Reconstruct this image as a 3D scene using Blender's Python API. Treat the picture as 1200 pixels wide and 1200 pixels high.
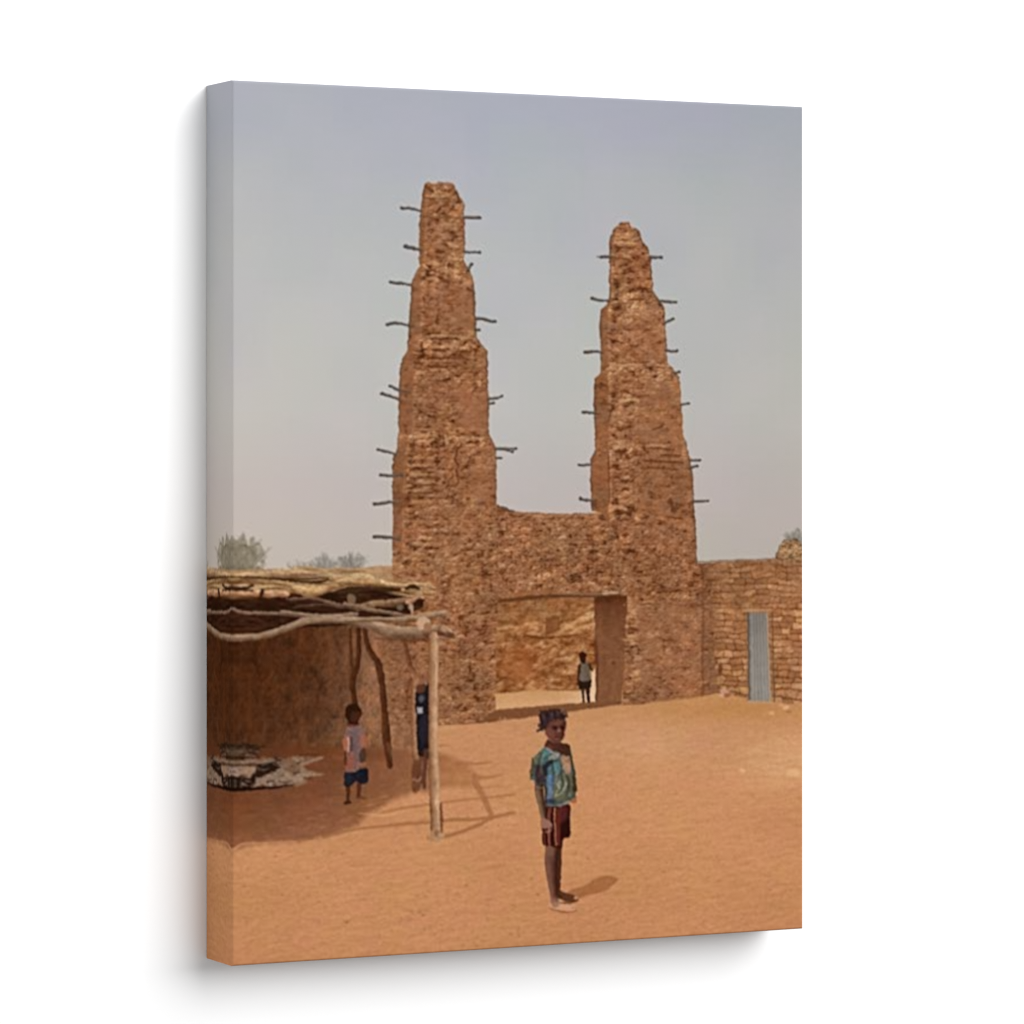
import bpy, math, time
import numpy as np

T0 = time.time()
for o in list(bpy.data.objects):
    bpy.data.objects.remove(o)
scene = bpy.context.scene
col = scene.collection

# ------------------------------------------------------------------ camera
W, H, DEPTH = 0.4572, 0.6096, 0.0466          # an 18 x 24 inch stretched canvas
ZC = 1.50                                      # height of its centre on the wall
FRONT = -(DEPTH + 0.0006)                      # y of the printed face (the wall is y = 0)
cam_d = bpy.data.cameras.new('camera')
cam = bpy.data.objects.new('camera', cam_d)
col.objects.link(cam)
cam.location = (-1.24042, FRONT - 2.43575, ZC + 0.05136)
cam.rotation_euler = (math.radians(90), 0, -0.466716)
cam_d.sensor_width = 36
cam_d.lens = 4482.05 / 1200 * 36
cam_d.shift_y = -74.458 / 1200
cam_d.clip_start = 0.05
cam_d.clip_end = 100
scene.camera = cam

# ------------------------------------------------------------------ light
world = bpy.data.worlds.new('World')
scene.world = world
world.use_nodes = True
bg = world.node_tree.nodes['Background']
bg.inputs[0].default_value = (1, 1, 1, 1)
bg.inputs[1].default_value = 0.38


def softbox(name, loc, target, sx, sy, power):
    d = bpy.data.lights.new(name, 'AREA')
    d.shape = 'RECTANGLE'
    d.size, d.size_y, d.energy = sx, sy, power
    o = bpy.data.objects.new(name, d)
    col.objects.link(o)
    o.location = loc
    v = np.array(target, float) - np.array(loc, float)
    v /= np.linalg.norm(v)
    from mathutils import Vector
    o.rotation_euler = Vector(v).to_track_quat('-Z', 'Y').to_euler()
    return o


softbox('key_softbox', (3.5, -7.0, ZC + 3.7), (0, 0, ZC), 7.4, 6.4, 1400)
softbox('added_side_fill', (-3.0, -0.40, ZC + 0.2), (0, -0.05, ZC), 0.5, 2.2, 51)  # added grazing fill from the left, put in to brighten the canvas side

vs = scene.view_settings
vs.view_transform = 'Standard'
vs.look = 'None'
vs.exposure = 0.0
vs.gamma = 1.0
vs.use_curve_mapping = False
LIGHT_ON_FRONT = 1.71                          # light falling on the print (white would show as this)

# ------------------------------------------------------------------ materials


def mat_new(name):
    m = bpy.data.materials.new(name)
    m.use_nodes = True
    b = m.node_tree.nodes['Principled BSDF']
    b.inputs['Roughness'].default_value = 0.9
    b.inputs['Specular IOR Level'].default_value = 0.0
    return m, m.node_tree, b


def wall_material():
    m, nt, b = mat_new('white_wall_paint')
    b.inputs['Base Color'].default_value = (0.90, 0.90, 0.90, 1)
    n = nt.nodes.new('ShaderNodeTexNoise')
    n.inputs['Scale'].default_value = 220
    n.inputs['Detail'].default_value = 4
    bump = nt.nodes.new('ShaderNodeBump')
    bump.inputs['Strength'].default_value = 0.04
    bump.inputs['Distance'].default_value = 0.001
    tc = nt.nodes.new('ShaderNodeTexCoord')
    nt.links.new(tc.outputs['Object'], n.inputs['Vector'])
    nt.links.new(n.outputs['Fac'], bump.inputs['Height'])
    nt.links.new(bump.outputs['Normal'], b.inputs['Normal'])
    return m


def print_material():
    """ink on woven canvas: colour from the print, fine weave as relief"""
    m, nt, b = mat_new('printed_canvas')
    a = nt.nodes.new('ShaderNodeVertexColor')
    a.layer_name = 'ink'
    nt.links.new(a.outputs['Color'], b.inputs['Base Color'])
    tc = nt.nodes.new('ShaderNodeTexCoord')
    hs = []
    for ax in ('X', 'Z'):
        w = nt.nodes.new('ShaderNodeTexWave')
        w.wave_type = 'BANDS'
        w.bands_direction = ax
        w.inputs['Scale'].default_value = 300
        w.inputs['Distortion'].default_value = 0.6
        nt.links.new(tc.outputs['Object'], w.inputs['Vector'])
        hs.append(w)
    mx = nt.nodes.new('ShaderNodeMath')
    mx.operation = 'MAXIMUM'
    nt.links.new(hs[0].outputs['Fac'], mx.inputs[0])
    nt.links.new(hs[1].outputs['Fac'], mx.inputs[1])
    bump = nt.nodes.new('ShaderNodeBump')
    bump.inputs['Strength'].default_value = 0.05
    bump.inputs['Distance'].default_value = 0.0003
    nt.links.new(mx.outputs[0], bump.inputs['Height'])
    nt.links.new(bump.outputs['Normal'], b.inputs['Normal'])
    return m


def pine_material():
    m, nt, b = mat_new('pine_wood')
    tc = nt.nodes.new('ShaderNodeTexCoord')
    n = nt.nodes.new('ShaderNodeTexNoise')
    n.inputs['Scale'].default_value = 40
    n.inputs['Detail'].default_value = 6
    r = nt.nodes.new('ShaderNodeValToRGB')
    r.color_ramp.elements[0].color = (0.42, 0.27, 0.14, 1)
    r.color_ramp.elements[1].color = (0.62, 0.45, 0.27, 1)
    nt.links.new(tc.outputs['Object'], n.inputs['Vector'])
    nt.links.new(n.outputs['Fac'], r.inputs['Fac'])
    nt.links.new(r.outputs['Color'], b.inputs['Base Color'])
    return m


def raw_canvas_material():
    m, nt, b = mat_new('unprinted_canvas')
    n = nt.nodes.new('ShaderNodeTexNoise')
    n.inputs['Scale'].default_value = 300
    r = nt.nodes.new('ShaderNodeValToRGB')
    r.color_ramp.elements[0].color = (0.66, 0.63, 0.57, 1)
    r.color_ramp.elements[1].color = (0.76, 0.73, 0.67, 1)
    nt.links.new(n.outputs['Fac'], r.inputs['Fac'])
    nt.links.new(r.outputs['Color'], b.inputs['Base Color'])
    return m


M_WALL, M_PRINT, M_PINE, M_RAW = wall_material(), print_material(), pine_material(), raw_canvas_material()


def mesh_obj(name, verts, quads, mat, parent=None, colors=None, smooth=False):
    verts = np.asarray(verts, np.float32)
    quads = np.asarray(quads, np.int32)
    me = bpy.data.meshes.new(name)
    me.vertices.add(len(verts))
    me.vertices.foreach_set('co', verts.ravel())
    me.loops.add(quads.size)
    me.loops.foreach_set('vertex_index', quads.ravel())
    me.polygons.add(len(quads))
    me.polygons.foreach_set('loop_start', np.arange(0, quads.size, 4, dtype=np.int32))
    if smooth:
        me.polygons.foreach_set('use_smooth', np.ones(len(quads), bool))
    me.update(calc_edges=True)
    me.validate()
    if colors is not None:
        at = me.color_attributes.new('ink', 'FLOAT_COLOR', 'POINT')
        c = np.ones((len(verts), 4), np.float32)
        c[:, :3] = colors
        at.data.foreach_set('color', c.ravel())
    me.materials.append(mat)
    o = bpy.data.objects.new(name, me)
    col.objects.link(o)
    o.parent = parent
    return o


def box(x0, x1, y0, y1, z0, z1):
    v = [(x, y, z) for z in (z0, z1) for y in (y0, y1) for x in (x0, x1)]
    q = [(0, 2, 3, 1), (4, 5, 7, 6), (0, 1, 5, 4), (2, 6, 7, 3), (0, 4, 6, 2), (1, 3, 7, 5)]
    return v, q


# ------------------------------------------------------------------ the wall behind
wv, wq = box(-4, 4, 0.0, 0.1, 0.0, 4.5)
wall = mesh_obj('wall', wv, wq, M_WALL)
wall['kind'] = 'structure'
wall['label'] = 'plain white wall behind the canvas'

# ==================================================================
#  THE PRINT.  It is drawn on the canvas in "picture units": the measured
#  corners of the printed face below, one unit about 0.7 mm on the canvas.
# ==================================================================
NW, NH = 720, 960                              # cells of the printed face
GX, GY = 2 * NW + 1, 2 * NH + 1                # drawing points (two per cell)
QUAD = np.array([[272.2, 93.7], [941.2, 125.0], [941.2, 1088.4], [272.2, 1132.4]])


def homography(dst):
    src = np.array([[0, 0], [1, 0], [1, 1], [0, 1]], float)
    A, bb = [], []
    for (u, v), (x, y) in zip(src, dst):
        A.append([u, v, 1, 0, 0, 0, -u * x, -v * x]); bb.append(x)
        A.append([0, 0, 0, u, v, 1, -u * y, -v * y]); bb.append(y)
    h = np.linalg.solve(np.array(A), np.array(bb))
    return np.append(h, 1).reshape(3, 3)


HM = homography(QUAD)
HI = np.linalg.inv(HM)
uu, vv = np.meshgrid(np.linspace(0, 1, GX), np.linspace(0, 1, GY))
den = HM[2, 0] * uu + HM[2, 1] * vv + 1
X = ((HM[0, 0] * uu + HM[0, 1] * vv + HM[0, 2]) / den).astype(np.float32)
Y = ((HM[1, 0] * uu + HM[1, 1] * vv + HM[1, 2]) / den).astype(np.float32)
del uu, vv, den
IMG = np.zeros((GY, GX, 3), np.float32)        # display colour, 0..255
IDS = np.zeros((GY, GX), np.int16)
REG = []                                       # (name, parent index or None, label)


def reg(name, parent=None, label=None):
    REG.append((name, parent, label))
    return len(REG) - 1


RNG = np.random.RandomState(11)
LAT = RNG.rand(16, 256, 256).astype(np.float32)


def noise(x, y, sx, sy=None, seed=0):
    """smooth lattice noise, -1..1, feature size sx by sy picture units"""
    sy = sy or sx
    L = LAT[seed % 16]
    a = x / sx + 17.31 * seed + 500
    b = y / sy + 9.77 * seed + 500
    i = np.floor(a).astype(np.int32); j = np.floor(b).astype(np.int32)
    f = a - i; g = b - j
    f = f * f * (3 - 2 * f); g = g * g * (3 - 2 * g)
    i0 = i & 255; i1 = (i + 1) & 255; j0 = j & 255; j1 = (j + 1) & 255
    t = L[j0, i0] * (1 - f) + L[j0, i1] * f
    u = L[j1, i0] * (1 - f) + L[j1, i1] * f
    return (t * (1 - g) + u * g) * 2 - 1


def fbm(x, y, s, octv=3, seed=0, ratio=1.0, gain=0.55):
    out = 0; amp = 1; tot = 0
    for k in range(octv):
        out = out + amp * noise(x, y, s, s * ratio, seed + k)
        tot += amp; amp *= gain; s *= 0.5
    return out / tot


def cells(x, y, sx, sy, seed=0, jit=0.8):
    """jittered cells: distance to the nearest and the second nearest point, cell value"""
    L = LAT[seed % 16]; L2 = LAT[(seed + 5) % 16]; L3 = LAT[(seed + 9) % 16]
    a = x / sx + 300; b = y / sy + 300
    i = np.floor(a).astype(np.int32); j = np.floor(b).astype(np.int32)
    d1 = np.full(x.shape, 9.0, np.float32); d2 = d1.copy(); val = np.zeros(x.shape, np.float32)
    for dj in (-1, 0, 1):
        for di in (-1, 0, 1):
            ii = (i + di) & 255; jj = (j + dj) & 255
            px = i + di + 0.5 + jit * (L[jj, ii] - 0.5)
            py = j + dj + 0.5 + jit * (L2[jj, ii] - 0.5)
            d = np.hypot(a - px, b - py)
            near = d < d1
            d2 = np.where(near, d1, np.minimum(d2, d))
            val = np.where(near, L3[jj, ii], val)
            d1 = np.where(near, d, d1)
    return d1, d2, val


def ramp(t, stops):
    t = np.clip(t, stops[0][0], stops[-1][0])
    xs = [s[0] for s in stops]
    return np.stack([np.interp(t, xs, [s[1][k] for s in stops]) for k in range(3)], -1).astype(np.float32)


def spline(pts, n=6, closed=False):
    p = np.asarray(pts, float)
    N = len(p)
    out = []
    segs = N if closed else N - 1
    for i in range(segs):
        p0 = p[(i - 1) % N] if closed or i > 0 else p[i]
        p1 = p[i]
        p2 = p[(i + 1) % N]
        p3 = p[(i + 2) % N] if closed or i + 2 < N else p2
        for k in range(n):
            t = k / n
            out.append(0.5 * (2 * p1 + (p2 - p0) * t + (2 * p0 - 5 * p1 + 4 * p2 - p3) * t * t
                              + (3 * p1 - p0 - 3 * p2 + p3) * t ** 3))
    if not closed:
        out.append(p[-1])
    return np.array(out)


def roi(x0, y0, x1, y1):
    """index slices whose points cover the given picture box"""
    c = np.array([[x0, y0, 1], [x1, y0, 1], [x1, y1, 1], [x0, y1, 1]], float) @ HI.T
    u = c[:, 0] / c[:, 2]; v = c[:, 1] / c[:, 2]
    i0 = int(np.clip(math.floor(u.min() * 2 * NW) - 1, 0, GX - 1)); i1 = int(np.clip(math.ceil(u.max() * 2 * NW) + 2, 1, GX))
    j0 = int(np.clip(math.floor(v.min() * 2 * NH) - 1, 0, GY - 1)); j1 = int(np.clip(math.ceil(v.max() * 2 * NH) + 2, 1, GY))
    return (slice(j0, j1), slice(i0, i1))


def poly_sd(pts, pad=6, rough=0.0, rs=6.0, seed=3):
    """slices and signed distance (inside > 0) of a polygon, its edge roughened by noise"""
    p = np.asarray(pts, np.float32)
    s = roi(p[:, 0].min() - pad, p[:, 1].min() - pad, p[:, 0].max() + pad, p[:, 1].max() + pad)
    x, y = X[s], Y[s]
    if x.size == 0:
        return s, np.zeros(x.shape, np.float32)
    d = np.full(x.shape, 1e9, np.float32)
    ins = np.zeros(x.shape, bool)
    q = np.roll(p, -1, 0)
    for (ax, ay), (bx, by) in zip(p, q):
        ex, ey = bx - ax, by - ay
        l2 = ex * ex + ey * ey
        if l2 < 1e-9:
            continue
        t = np.clip(((x - ax) * ex + (y - ay) * ey) / l2, 0, 1)
        dx = x - ax - t * ex; dy = y - ay - t * ey
        np.minimum(d, dx * dx + dy * dy, out=d)
        if ay != by:
            c = (ay > y) != (by > y)
            ins ^= c & (x < ex * (y - ay) / ey + ax)
    d = np.sqrt(d)
    sd = np.where(ins, d, -d)
    if rough:
        sd = sd + rough * fbm(x, y, rs, 2, seed)
    return s, sd


def line_sd(pts, rad, pad=5):
    """slices, signed distance, position along (0..1) and across (-1..1) of a tapering line"""
    p = np.asarray(pts, np.float32)
    r = np.full(len(p), rad, np.float32) if np.isscalar(rad) else np.interp(
        np.linspace(0, 1, len(p)), np.linspace(0, 1, len(rad)), rad).astype(np.float32)
    m = r.max() + pad
    s = roi(p[:, 0].min() - m, p[:, 1].min() - m, p[:, 0].max() + m, p[:, 1].max() + m)
    x, y = X[s], Y[s]
    sd = np.full(x.shape, -1e9, np.float32); al = np.zeros(x.shape, np.float32); ac = np.zeros(x.shape, np.float32)
    n = len(p) - 1
    for i in range(n):
        ax, ay = p[i]; ex, ey = p[i + 1] - p[i]
        L = math.hypot(ex, ey) + 1e-6
        t = np.clip(((x - ax) * ex + (y - ay) * ey) / L ** 2, 0, 1)
        d = np.hypot(x - ax - t * ex, y - ay - t * ey)
        rr = r[i] + (r[i + 1] - r[i]) * t
        v = rr - d
        b = v > sd
        sd = np.where(b, v, sd)
        al = np.where(b, (i + t) / n, al)
        ac = np.where(b, ((x - ax) * -ey + (y - ay) * ex) / L / rr, ac)
    return s, sd, al, ac


def lay(s, colr, alpha, idx=None, thr=0.5):
    colr = np.asarray(colr, np.float32)
    a = np.clip(alpha, 0, 1)[..., None]
    IMG[s] = IMG[s] * (1 - a) + colr * a
    if idx is not None:
        v = IDS[s]
        v[alpha > thr] = idx
        IDS[s] = v


def cov(sd, soft=1.0):
    return np.clip(sd / soft + 0.5, 0, 1)


def patch(pts, colr, soft=1.2, idx=None, alpha=1.0, smooth=True, grain=0.0, gs=3.0, seed=1, rough=0.0, rs=5.0):
    """flat patch of ink with a soft edge"""
    q = spline(pts, 5, True) if smooth else pts
    s, sd = poly_sd(q, 4 + soft, rough, rs, seed)
    c = np.asarray(colr, np.float32) * np.ones(sd.shape + (1,), np.float32)
    if grain:
        c = c * (1 + grain * fbm(X[s], Y[s], gs, 2, seed)[..., None])
    lay(s, c, cov(sd, soft) * alpha, idx)


def blob(cx, cy, rx, ry, colr, soft=1.0, idx=None, alpha=1.0):
    s = roi(cx - rx - 4 - soft, cy - ry - 4 - soft, cx + rx + 4 + soft, cy + ry + 4 + soft)
    d = (1 - np.hypot((X[s] - cx) / rx, (Y[s] - cy) / ry)) * min(rx, ry)
    lay(s, colr, cov(d, soft) * alpha, idx)


def stroke(pts, rad, colr, soft=1.0, idx=None, alpha=1.0, smooth=True, hi=None, lo=None, grain=0.0, gseed=2, fade=0.0, rough=0.0):
    """line of ink; hi / lo tint its upper and lower side like a round pole"""
    q = spline(pts, 6) if smooth and len(pts) > 2 else np.asarray(pts, float)
    s, sd, al, ac = line_sd(q, rad)
    if rough:
        sd = sd + rough * fbm(X[s], Y[s], 7, 2, gseed + 3)
        ac = ac + 0.35 * fbm(X[s], Y[s], 9, 2, gseed + 1, .5)
    c = np.asarray(colr, np.float32) * np.ones(sd.shape + (1,), np.float32)
    if hi is not None:
        k = np.clip(-ac, 0, 1)[..., None]
        c = c * (1 - k) + np.asarray(hi, np.float32) * k
    if lo is not None:
        k = np.clip(ac, 0, 1)[..., None] ** 0.8
        c = c * (1 - k) + np.asarray(lo, np.float32) * k
    if grain:
        c = c * (1 + grain * (0.6 * fbm(al * 60, ac * 3, 3, 2, gseed) + 0.4 * noise(X[s], Y[s], 4, 2, gseed))[..., None])
    a = cov(sd, soft) * alpha
    if fade:
        a = a * np.clip((1 - al) / fade, 0, 1)
    lay(s, c, a, idx)


MUD = [(-1.0, (78, 42, 22)), (-0.55, (112, 67, 40)), (-0.15, (141, 92, 61)), (0.2, (157, 106, 72)),
       (0.6, (182, 130, 89)), (1.0, (212, 165, 120))]


def relief(x, y, s, seed, lx=-0.35, ly=-0.9):
    """light and dark of a crumbly surface with lumps of size s"""
    d1, d2, val = cells(x + 1.2 * noise(x, y, s, seed=seed), y + 1.2 * noise(x, y, s, seed=seed + 1), s, s * 0.8, seed)
    h = np.minimum(d2 - d1, 0.55) * 1.5 + 0.5 * fbm(x, y, s * 0.9, 2, seed + 2) + 0.35 * val
    gy, gx = np.gradient(h)
    return -(gx * lx + gy * ly), h, val


def mud(x, y, seed=0, strength=1.0, lump=6.5, smoothmask=None, courses=None):
    sh, h, val = relief(x, y, lump, seed)
    k = lump / 6.2
    n1 = fbm(x + 2.5 * noise(x, y, 9, seed=seed + 8), y, 4.6 * k, 2, seed + 1, 1.1)
    n2 = fbm(x, y, 9.5 * k, 2, seed + 3, 0.9)
    m1 = fbm(x + 4 * noise(x, y, 20, 14, seed + 9), y, 15 * k, 2, seed + 11, 0.8)
    sh3 = relief(x + 3 * n2, y + 2 * n1, lump * 2.3, seed + 5)[0]
    t = 0.54 * n1 + 0.46 * n2 + 0.36 * m1 + 0.30 * fbm(x, y, 40, 2, seed + 4) + 1.9 * sh * k + 2.8 * sh3 * k + 0.2 * (val - 0.5)
    t = t - 1.9 * np.clip(noise(x, y, 5.0, 4.0, seed + 6) - 0.45, 0, 1) - 2.0 * np.clip(noise(x, y, 9, 6, seed + 10) - 0.52, 0, 1)
    t = t + 1.2 * np.clip(noise(x, y, 4.4, 3.0, seed + 7) - 0.5, 0, 1) + 1.3 * np.clip(noise(x, y, 10, 5, seed + 12) - 0.55, 0, 1)
    if courses is not None:
        t = t + courses
    if smoothmask is not None:
        soft = 0.30 * t + 0.16 * fbm(x, y, 5, 2, seed + 7)
        t = t * (1 - smoothmask) + soft * smoothmask
    return np.clip(t * 0.66 * strength + 0.06, -1, 1)


def tone(c, x, y, seed, amp=1.0):
    """patches of redder and greyer earth"""
    n = fbm(x, y, 15, 2, seed)[..., None] * amp
    m = fbm(x, y, 40, 2, seed + 5)[..., None] * amp
    return c * (1 + n * np.array([0.035, -0.01, -0.07], np.float32) + m * np.array([0.05, 0.04, 0.07], np.float32))


# ------------------------------------------------------------------ what is printed
CANVAS = reg('canvas_front')                   # 0: never used for cells
R_SKY = reg('printed_sky', label='pale grey blue sky of the printed picture')
R_GROUND = reg('printed_ground', label='orange sandy ground of the printed courtyard')
R_TREE = reg('printed_tree', label='olive bushy tree printed above the thatched roof')
R_TREE2 = reg('printed_tree', label='bare grey bush printed above the thatched roof')
R_TREE3 = reg('printed_tree', label='small grey bush printed on the brick wall')
R_BRICKWALL = reg('printed_brick_wall', label='mud brick wall with grey door in the printed picture')
R_DOOR = reg('printed_door', R_BRICKWALL, 'grey corrugated metal door')
R_LUMP = reg('printed_rubble', R_BRICKWALL)
R_LOWWALL = reg('printed_back_wall', label='shaded mud wall behind the printed shelter')
R_TOWER1 = reg('printed_tower', label='taller stepped mud tower with sticks, beside the shelter')
R_TOWER2 = reg('printed_tower', label='shorter stepped mud tower with sticks, beside the brick wall')
R_GATE = reg('printed_gate_wall', label='rough mud wall over the gateway between the towers')
R_OPEN = reg('printed_gateway', R_GATE, 'rubble wall seen through the gateway')
R_JAMB = reg('printed_gate_jamb', R_GATE)
R_LINTEL = reg('printed_lintel', R_GATE)
R_SHELTER = reg('printed_shelter', label='open shelter with thatched stick roof')
R_CLOTH = reg('printed_bundle', label='pale cloth and dark bundle lying under the shelter')
R_GIRL = reg('printed_person', label='child in teal patterned shirt and striped shorts')
R_KID = reg('printed_person', label='child in lavender and orange shirt under the shelter')
R_KID2 = reg('printed_person', label='dark dressed person half hidden behind the shelter post')
R_KID3 = reg('printed_person', label='small child standing in the gateway')

# ---- sky
lg = np.interp(Y, [90, 140, 220, 350, 480, 580, 680], [0, 0.12, 0.32, 0.6, 0.8, 0.95, 1.0])
sky = ramp(lg, [(0, (168, 171, 183)), (0.12, (170, 173, 184)), (0.32, (177, 179, 184)), (0.6, (184, 185, 185)),
                (0.8, (189, 187, 184)), (0.95, (190, 181, 178)), (1, (189, 180, 172))])
side = np.clip((X - 600) / 340, -1, 1)[..., None]
sky += np.where(side < 0, -side * np.array([7, 5, 2], np.float32), side * np.array([-6, -7, -9], np.float32))
bl = fbm(np.floor(X / 16) * 16, np.floor(Y / 12) * 12, 60, 2, 1)[..., None]
bl2 = fbm(np.floor(X / 26) * 26, np.floor(Y / 18) * 18, 70, 2, 4)[..., None]
sky += bl * np.array([3.2, 1.0, 2.0], np.float32) + bl2 * np.array([1.0, 2.4, -1.5], np.float32)
sky += fbm(X, Y, 3.0, 2, 8)[..., None] * 0.8
IMG[:] = sky
IDS[:] = R_SKY
del sky, bl, bl2, side, lg

# ---- trees beyond the walls


def bush(cx, cy, rx, ry, idx, colr, dens, seed, twig):
    s = roi(cx - rx * 1.7, cy - ry * 1.7, cx + rx * 1.7, cy + ry * 1.7)
    x, y = X[s], Y[s]
    d = 1 - np.hypot((x - cx) / rx, (y - cy) / ry)
    f = d * 1.5 + 0.9 * fbm(x, y, 6, 3, seed) + dens
    c = np.asarray(colr, np.float32) * (1 + 0.14 * fbm(x, y, 4, 2, seed + 2)[..., None])
    lay(s, c, np.clip(f * 1.2, 0, 0.93), idx, 0.25)
    r = np.random.RandomState(seed)
    for k in range(twig):
        a = r.uniform(math.pi * 1.02, math.pi * 1.98)
        l = r.uniform(0.7, 1.15)
        b = (cx + r.uniform(-.55, .55) * rx, cy + 0.7 * ry)
        e = (cx + math.cos(a) * rx * l, cy + math.sin(a) * ry * l)
        mid = ((b[0] + e[0]) / 2 + r.uniform(-3, 3), (b[1] + e[1]) / 2 + r.uniform(-2, 2))
        stroke([b, mid, e], [0.9, 0.4], np.array(colr) * r.uniform(0.78, 0.95), 1.3, idx, 0.6)


bush(281, 658, 24, 25, R_TREE, (114, 104, 76), 0.42, 5, 5)
bush(283, 652, 33, 22, R_TREE, (146, 135, 116), -0.30, 6, 12)
patch([(268, 636), (266, 626), (272, 631), (279, 632), (285, 624), (287, 630), (281, 637), (276, 640)], (140, 131, 110), 3, R_TREE, 0.75, grain=.1)
bush(378, 664, 17, 14, R_TREE2, (152, 146, 136), -0.1, 8, 16)
bush(410, 662, 19, 15, R_TREE2, (146, 140, 130), 0.12, 9, 18)
bush(350, 664, 14, 9, R_TREE2, (168, 160, 150), -0.4, 10, 8)
bush(932, 630, 14, 11, R_TREE3, (140, 134, 122), 0.0, 7, 10)

# ---- ground
s = roi(268, 795, 945, 1135)
x, y = X[s], Y[s]
persp = np.interp(y, [800, 1130], [0.45, 1.0])
g = ramp(np.interp(y, [800, 850, 930, 1010, 1130], [0, .25, .5, .75, 1]),
         [(0, (193, 138, 95)), (.25, (198, 143, 102)), (.5, (200, 142, 101)), (.75, (200, 141, 99)), (1, (196, 137, 96))])
g += (4.5 * fbm(x, y, 90, 2, 2, 0.5))[..., None] * np.array([1.0, 1.0, 0.9], np.float32)
g += (3.2 * fbm(np.floor(x / 9) * 9, np.floor(y / 9) * 9, 30, 2, 6, 0.7))[..., None] * np.array([0.6, -0.5, 0.9], np.float32)
rip = fbm(x + 0.5 * y, y * 1.0, 13, 3, 3, 0.32)
gy_, gx_ = np.gradient(fbm(x + 0.6 * y, y, 15, 4, 5, 0.42))
g *= (1 + 0.014 * rip + 0.55 * np.clip(-gy_, -.05, .05) * persp)[..., None]
g *= (1 + 0.025 * fbm(x, y, 3.2, 2, 9, 0.8) * persp)[..., None]
dm = np.clip(fbm(x, y, 6.0, 2, 12, 0.6) - 0.42, 0, 1) * persp
g *= (1 - 0.22 * dm)[..., None] * np.array([1, 0.99, 0.96], np.float32)
lp = np.exp(-((x - 925) / 55) ** 2 - ((y - 893) / 26) ** 2) * (0.8 + 0.5 * noise(x, y, 24, 4, 7))
g += lp[..., None] * np.array([14, 22, 20], np.float32)
lp = np.exp(-((x - 760) / 120) ** 2 - ((y - 872) / 24) ** 2)
g += lp[..., None] * np.array([3, 6, 9], np.float32)
lp = np.exp(-((x - 860) / 110) ** 2 - ((y - 832) / 13) ** 2)
g += lp[..., None] * np.array([-6, -6, -12], np.float32)
gsd = np.where(y > np.interp(x, [268, 515, 560, 600, 728, 760, 800, 840, 860, 905, 945],
                             [860, 849, 846.5, 842, 826, 823.5, 818, 810.5, 815, 821, 826.5]), 1.0, 0.0)
lay(s, g, gsd, R_GROUND)
r = np.random.RandomState(4)
for k in range(80):                           # grains and small dents
    py = 850 + 275 * r.rand() ** 0.7
    px = r.uniform(275, 938)
    sz = np.interp(py, [840, 1130], [0.5, 1.3]) * r.uniform(.6, 1.25)
    a = r.uniform(.15, .5) * np.interp(px, [600, 900], [1, .45])
    blob(px, py, sz * 1.5, sz, (120, 78, 46), 1.4, None, a)
    if r.rand() < .45:
        blob(px + 1, py + 1.9 * sz, sz * 1.8, sz, (218, 168, 124), 1.6, None, a * .55)
for k in range(90):                            # short wind scuffs
    py = 900 + 225 * r.rand()
    px = r.uniform(275, 938)
    l = r.uniform(6, 22)
    dy = -l * r.uniform(.05, .4)
    stroke([(px, py), (px + l / 2, py + dy * .35 + r.uniform(-1, 1)), (px + l, py + dy)], [.5, 1.1, .4], (165, 110, 70), 2.0, None, r.uniform(.12, .38))

# ---- brick wall on the right
top = [(814, 661), (833, 659), (860, 657.5), (896, 656.5), (912, 654.5), (945, 654.5)]
bot = [(945, 827), (905, 822), (877, 819), (860, 815.5), (845, 812), (814, 816)]
s, sd = poly_sd(top + bot, 6, 0.8, 5)
x, y = X[s], Y[s]
xw = x + 2.2 * noise(x, y, 8, 5, 9) + 1.2 * noise(x, y, 4, 4, 3)
yw = y + 1.6 * noise(x, y, 12, 6, 7) + 0.8 * noise(x, y, 4, 3, 5)
v = (yw - np.interp(x, [817, 945], [659, 655])) / np.interp(x, [817, 945], [157, 172]) * 23
v = v + 0.30 * noise(x, y, 40, 16, 2)
row = np.floor(v)
fv = v - row
offs = LAT[3][(row.astype(int) * 7) & 255, 5]
bw = 13.5
ub = xw / bw + offs * 3
ib = np.floor(ub); fu = ub - ib
bval = LAT[6][(row.astype(int) * 13) & 255, (ib.astype(int) * 7) & 255]
jv = np.clip(1 - np.minimum(fu, 1 - fu) * bw / 1.7, 0, 1) * 0.55
face = np.interp(fv, [0, .12, .3, .62, .8, .92, 1], [-.35, .3, .45, .4, .2, -.75, -.6])
reveal = np.clip(0.60 + 1.0 * fbm(x, y, 26, 2, 5) + (y - 700) / 130, 0.10, 1) * np.clip((x - 826) / 22, 0.1, 1)
t = face * (0.55 + 0.6 * bval) - jv + 0.75 * (bval - 0.5)
t = t * reveal * 0.85 + (1 - 0.55 * reveal) * mud(x, y, 2, 0.8, 6) + 0.02
c = ramp(t, [(-1, (92, 54, 31)), (-.5, (122, 77, 47)), (-.1, (147, 97, 62)), (.25, (166, 114, 75)), (.7, (192, 142, 99)), (1.1, (212, 166, 122))])
c = tone(c, x, y, 3)
c *= (1 - 0.20 * np.clip((842 - x) / 22, 0, 1))[..., None]
c *= (0.93 + 0.07 * np.clip((y - 660) / 60, 0, 1))[..., None]
lay(s, c, cov(sd, 1.2), R_BRICKWALL)
stroke([(818, 658.5), (836, 657.5), (862, 656.5), (897, 655.5), (911, 654)], .8, (120, 92, 72), 1.2, None, .8)
s, sd = poly_sd(spline([(909, 656), (911, 645), (915, 638), (919, 633), (926, 634), (931, 631), (938, 636), (946, 641), (946, 658)], 3, True), 6, 2.6, 5)
x, y = X[s], Y[s]
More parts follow.
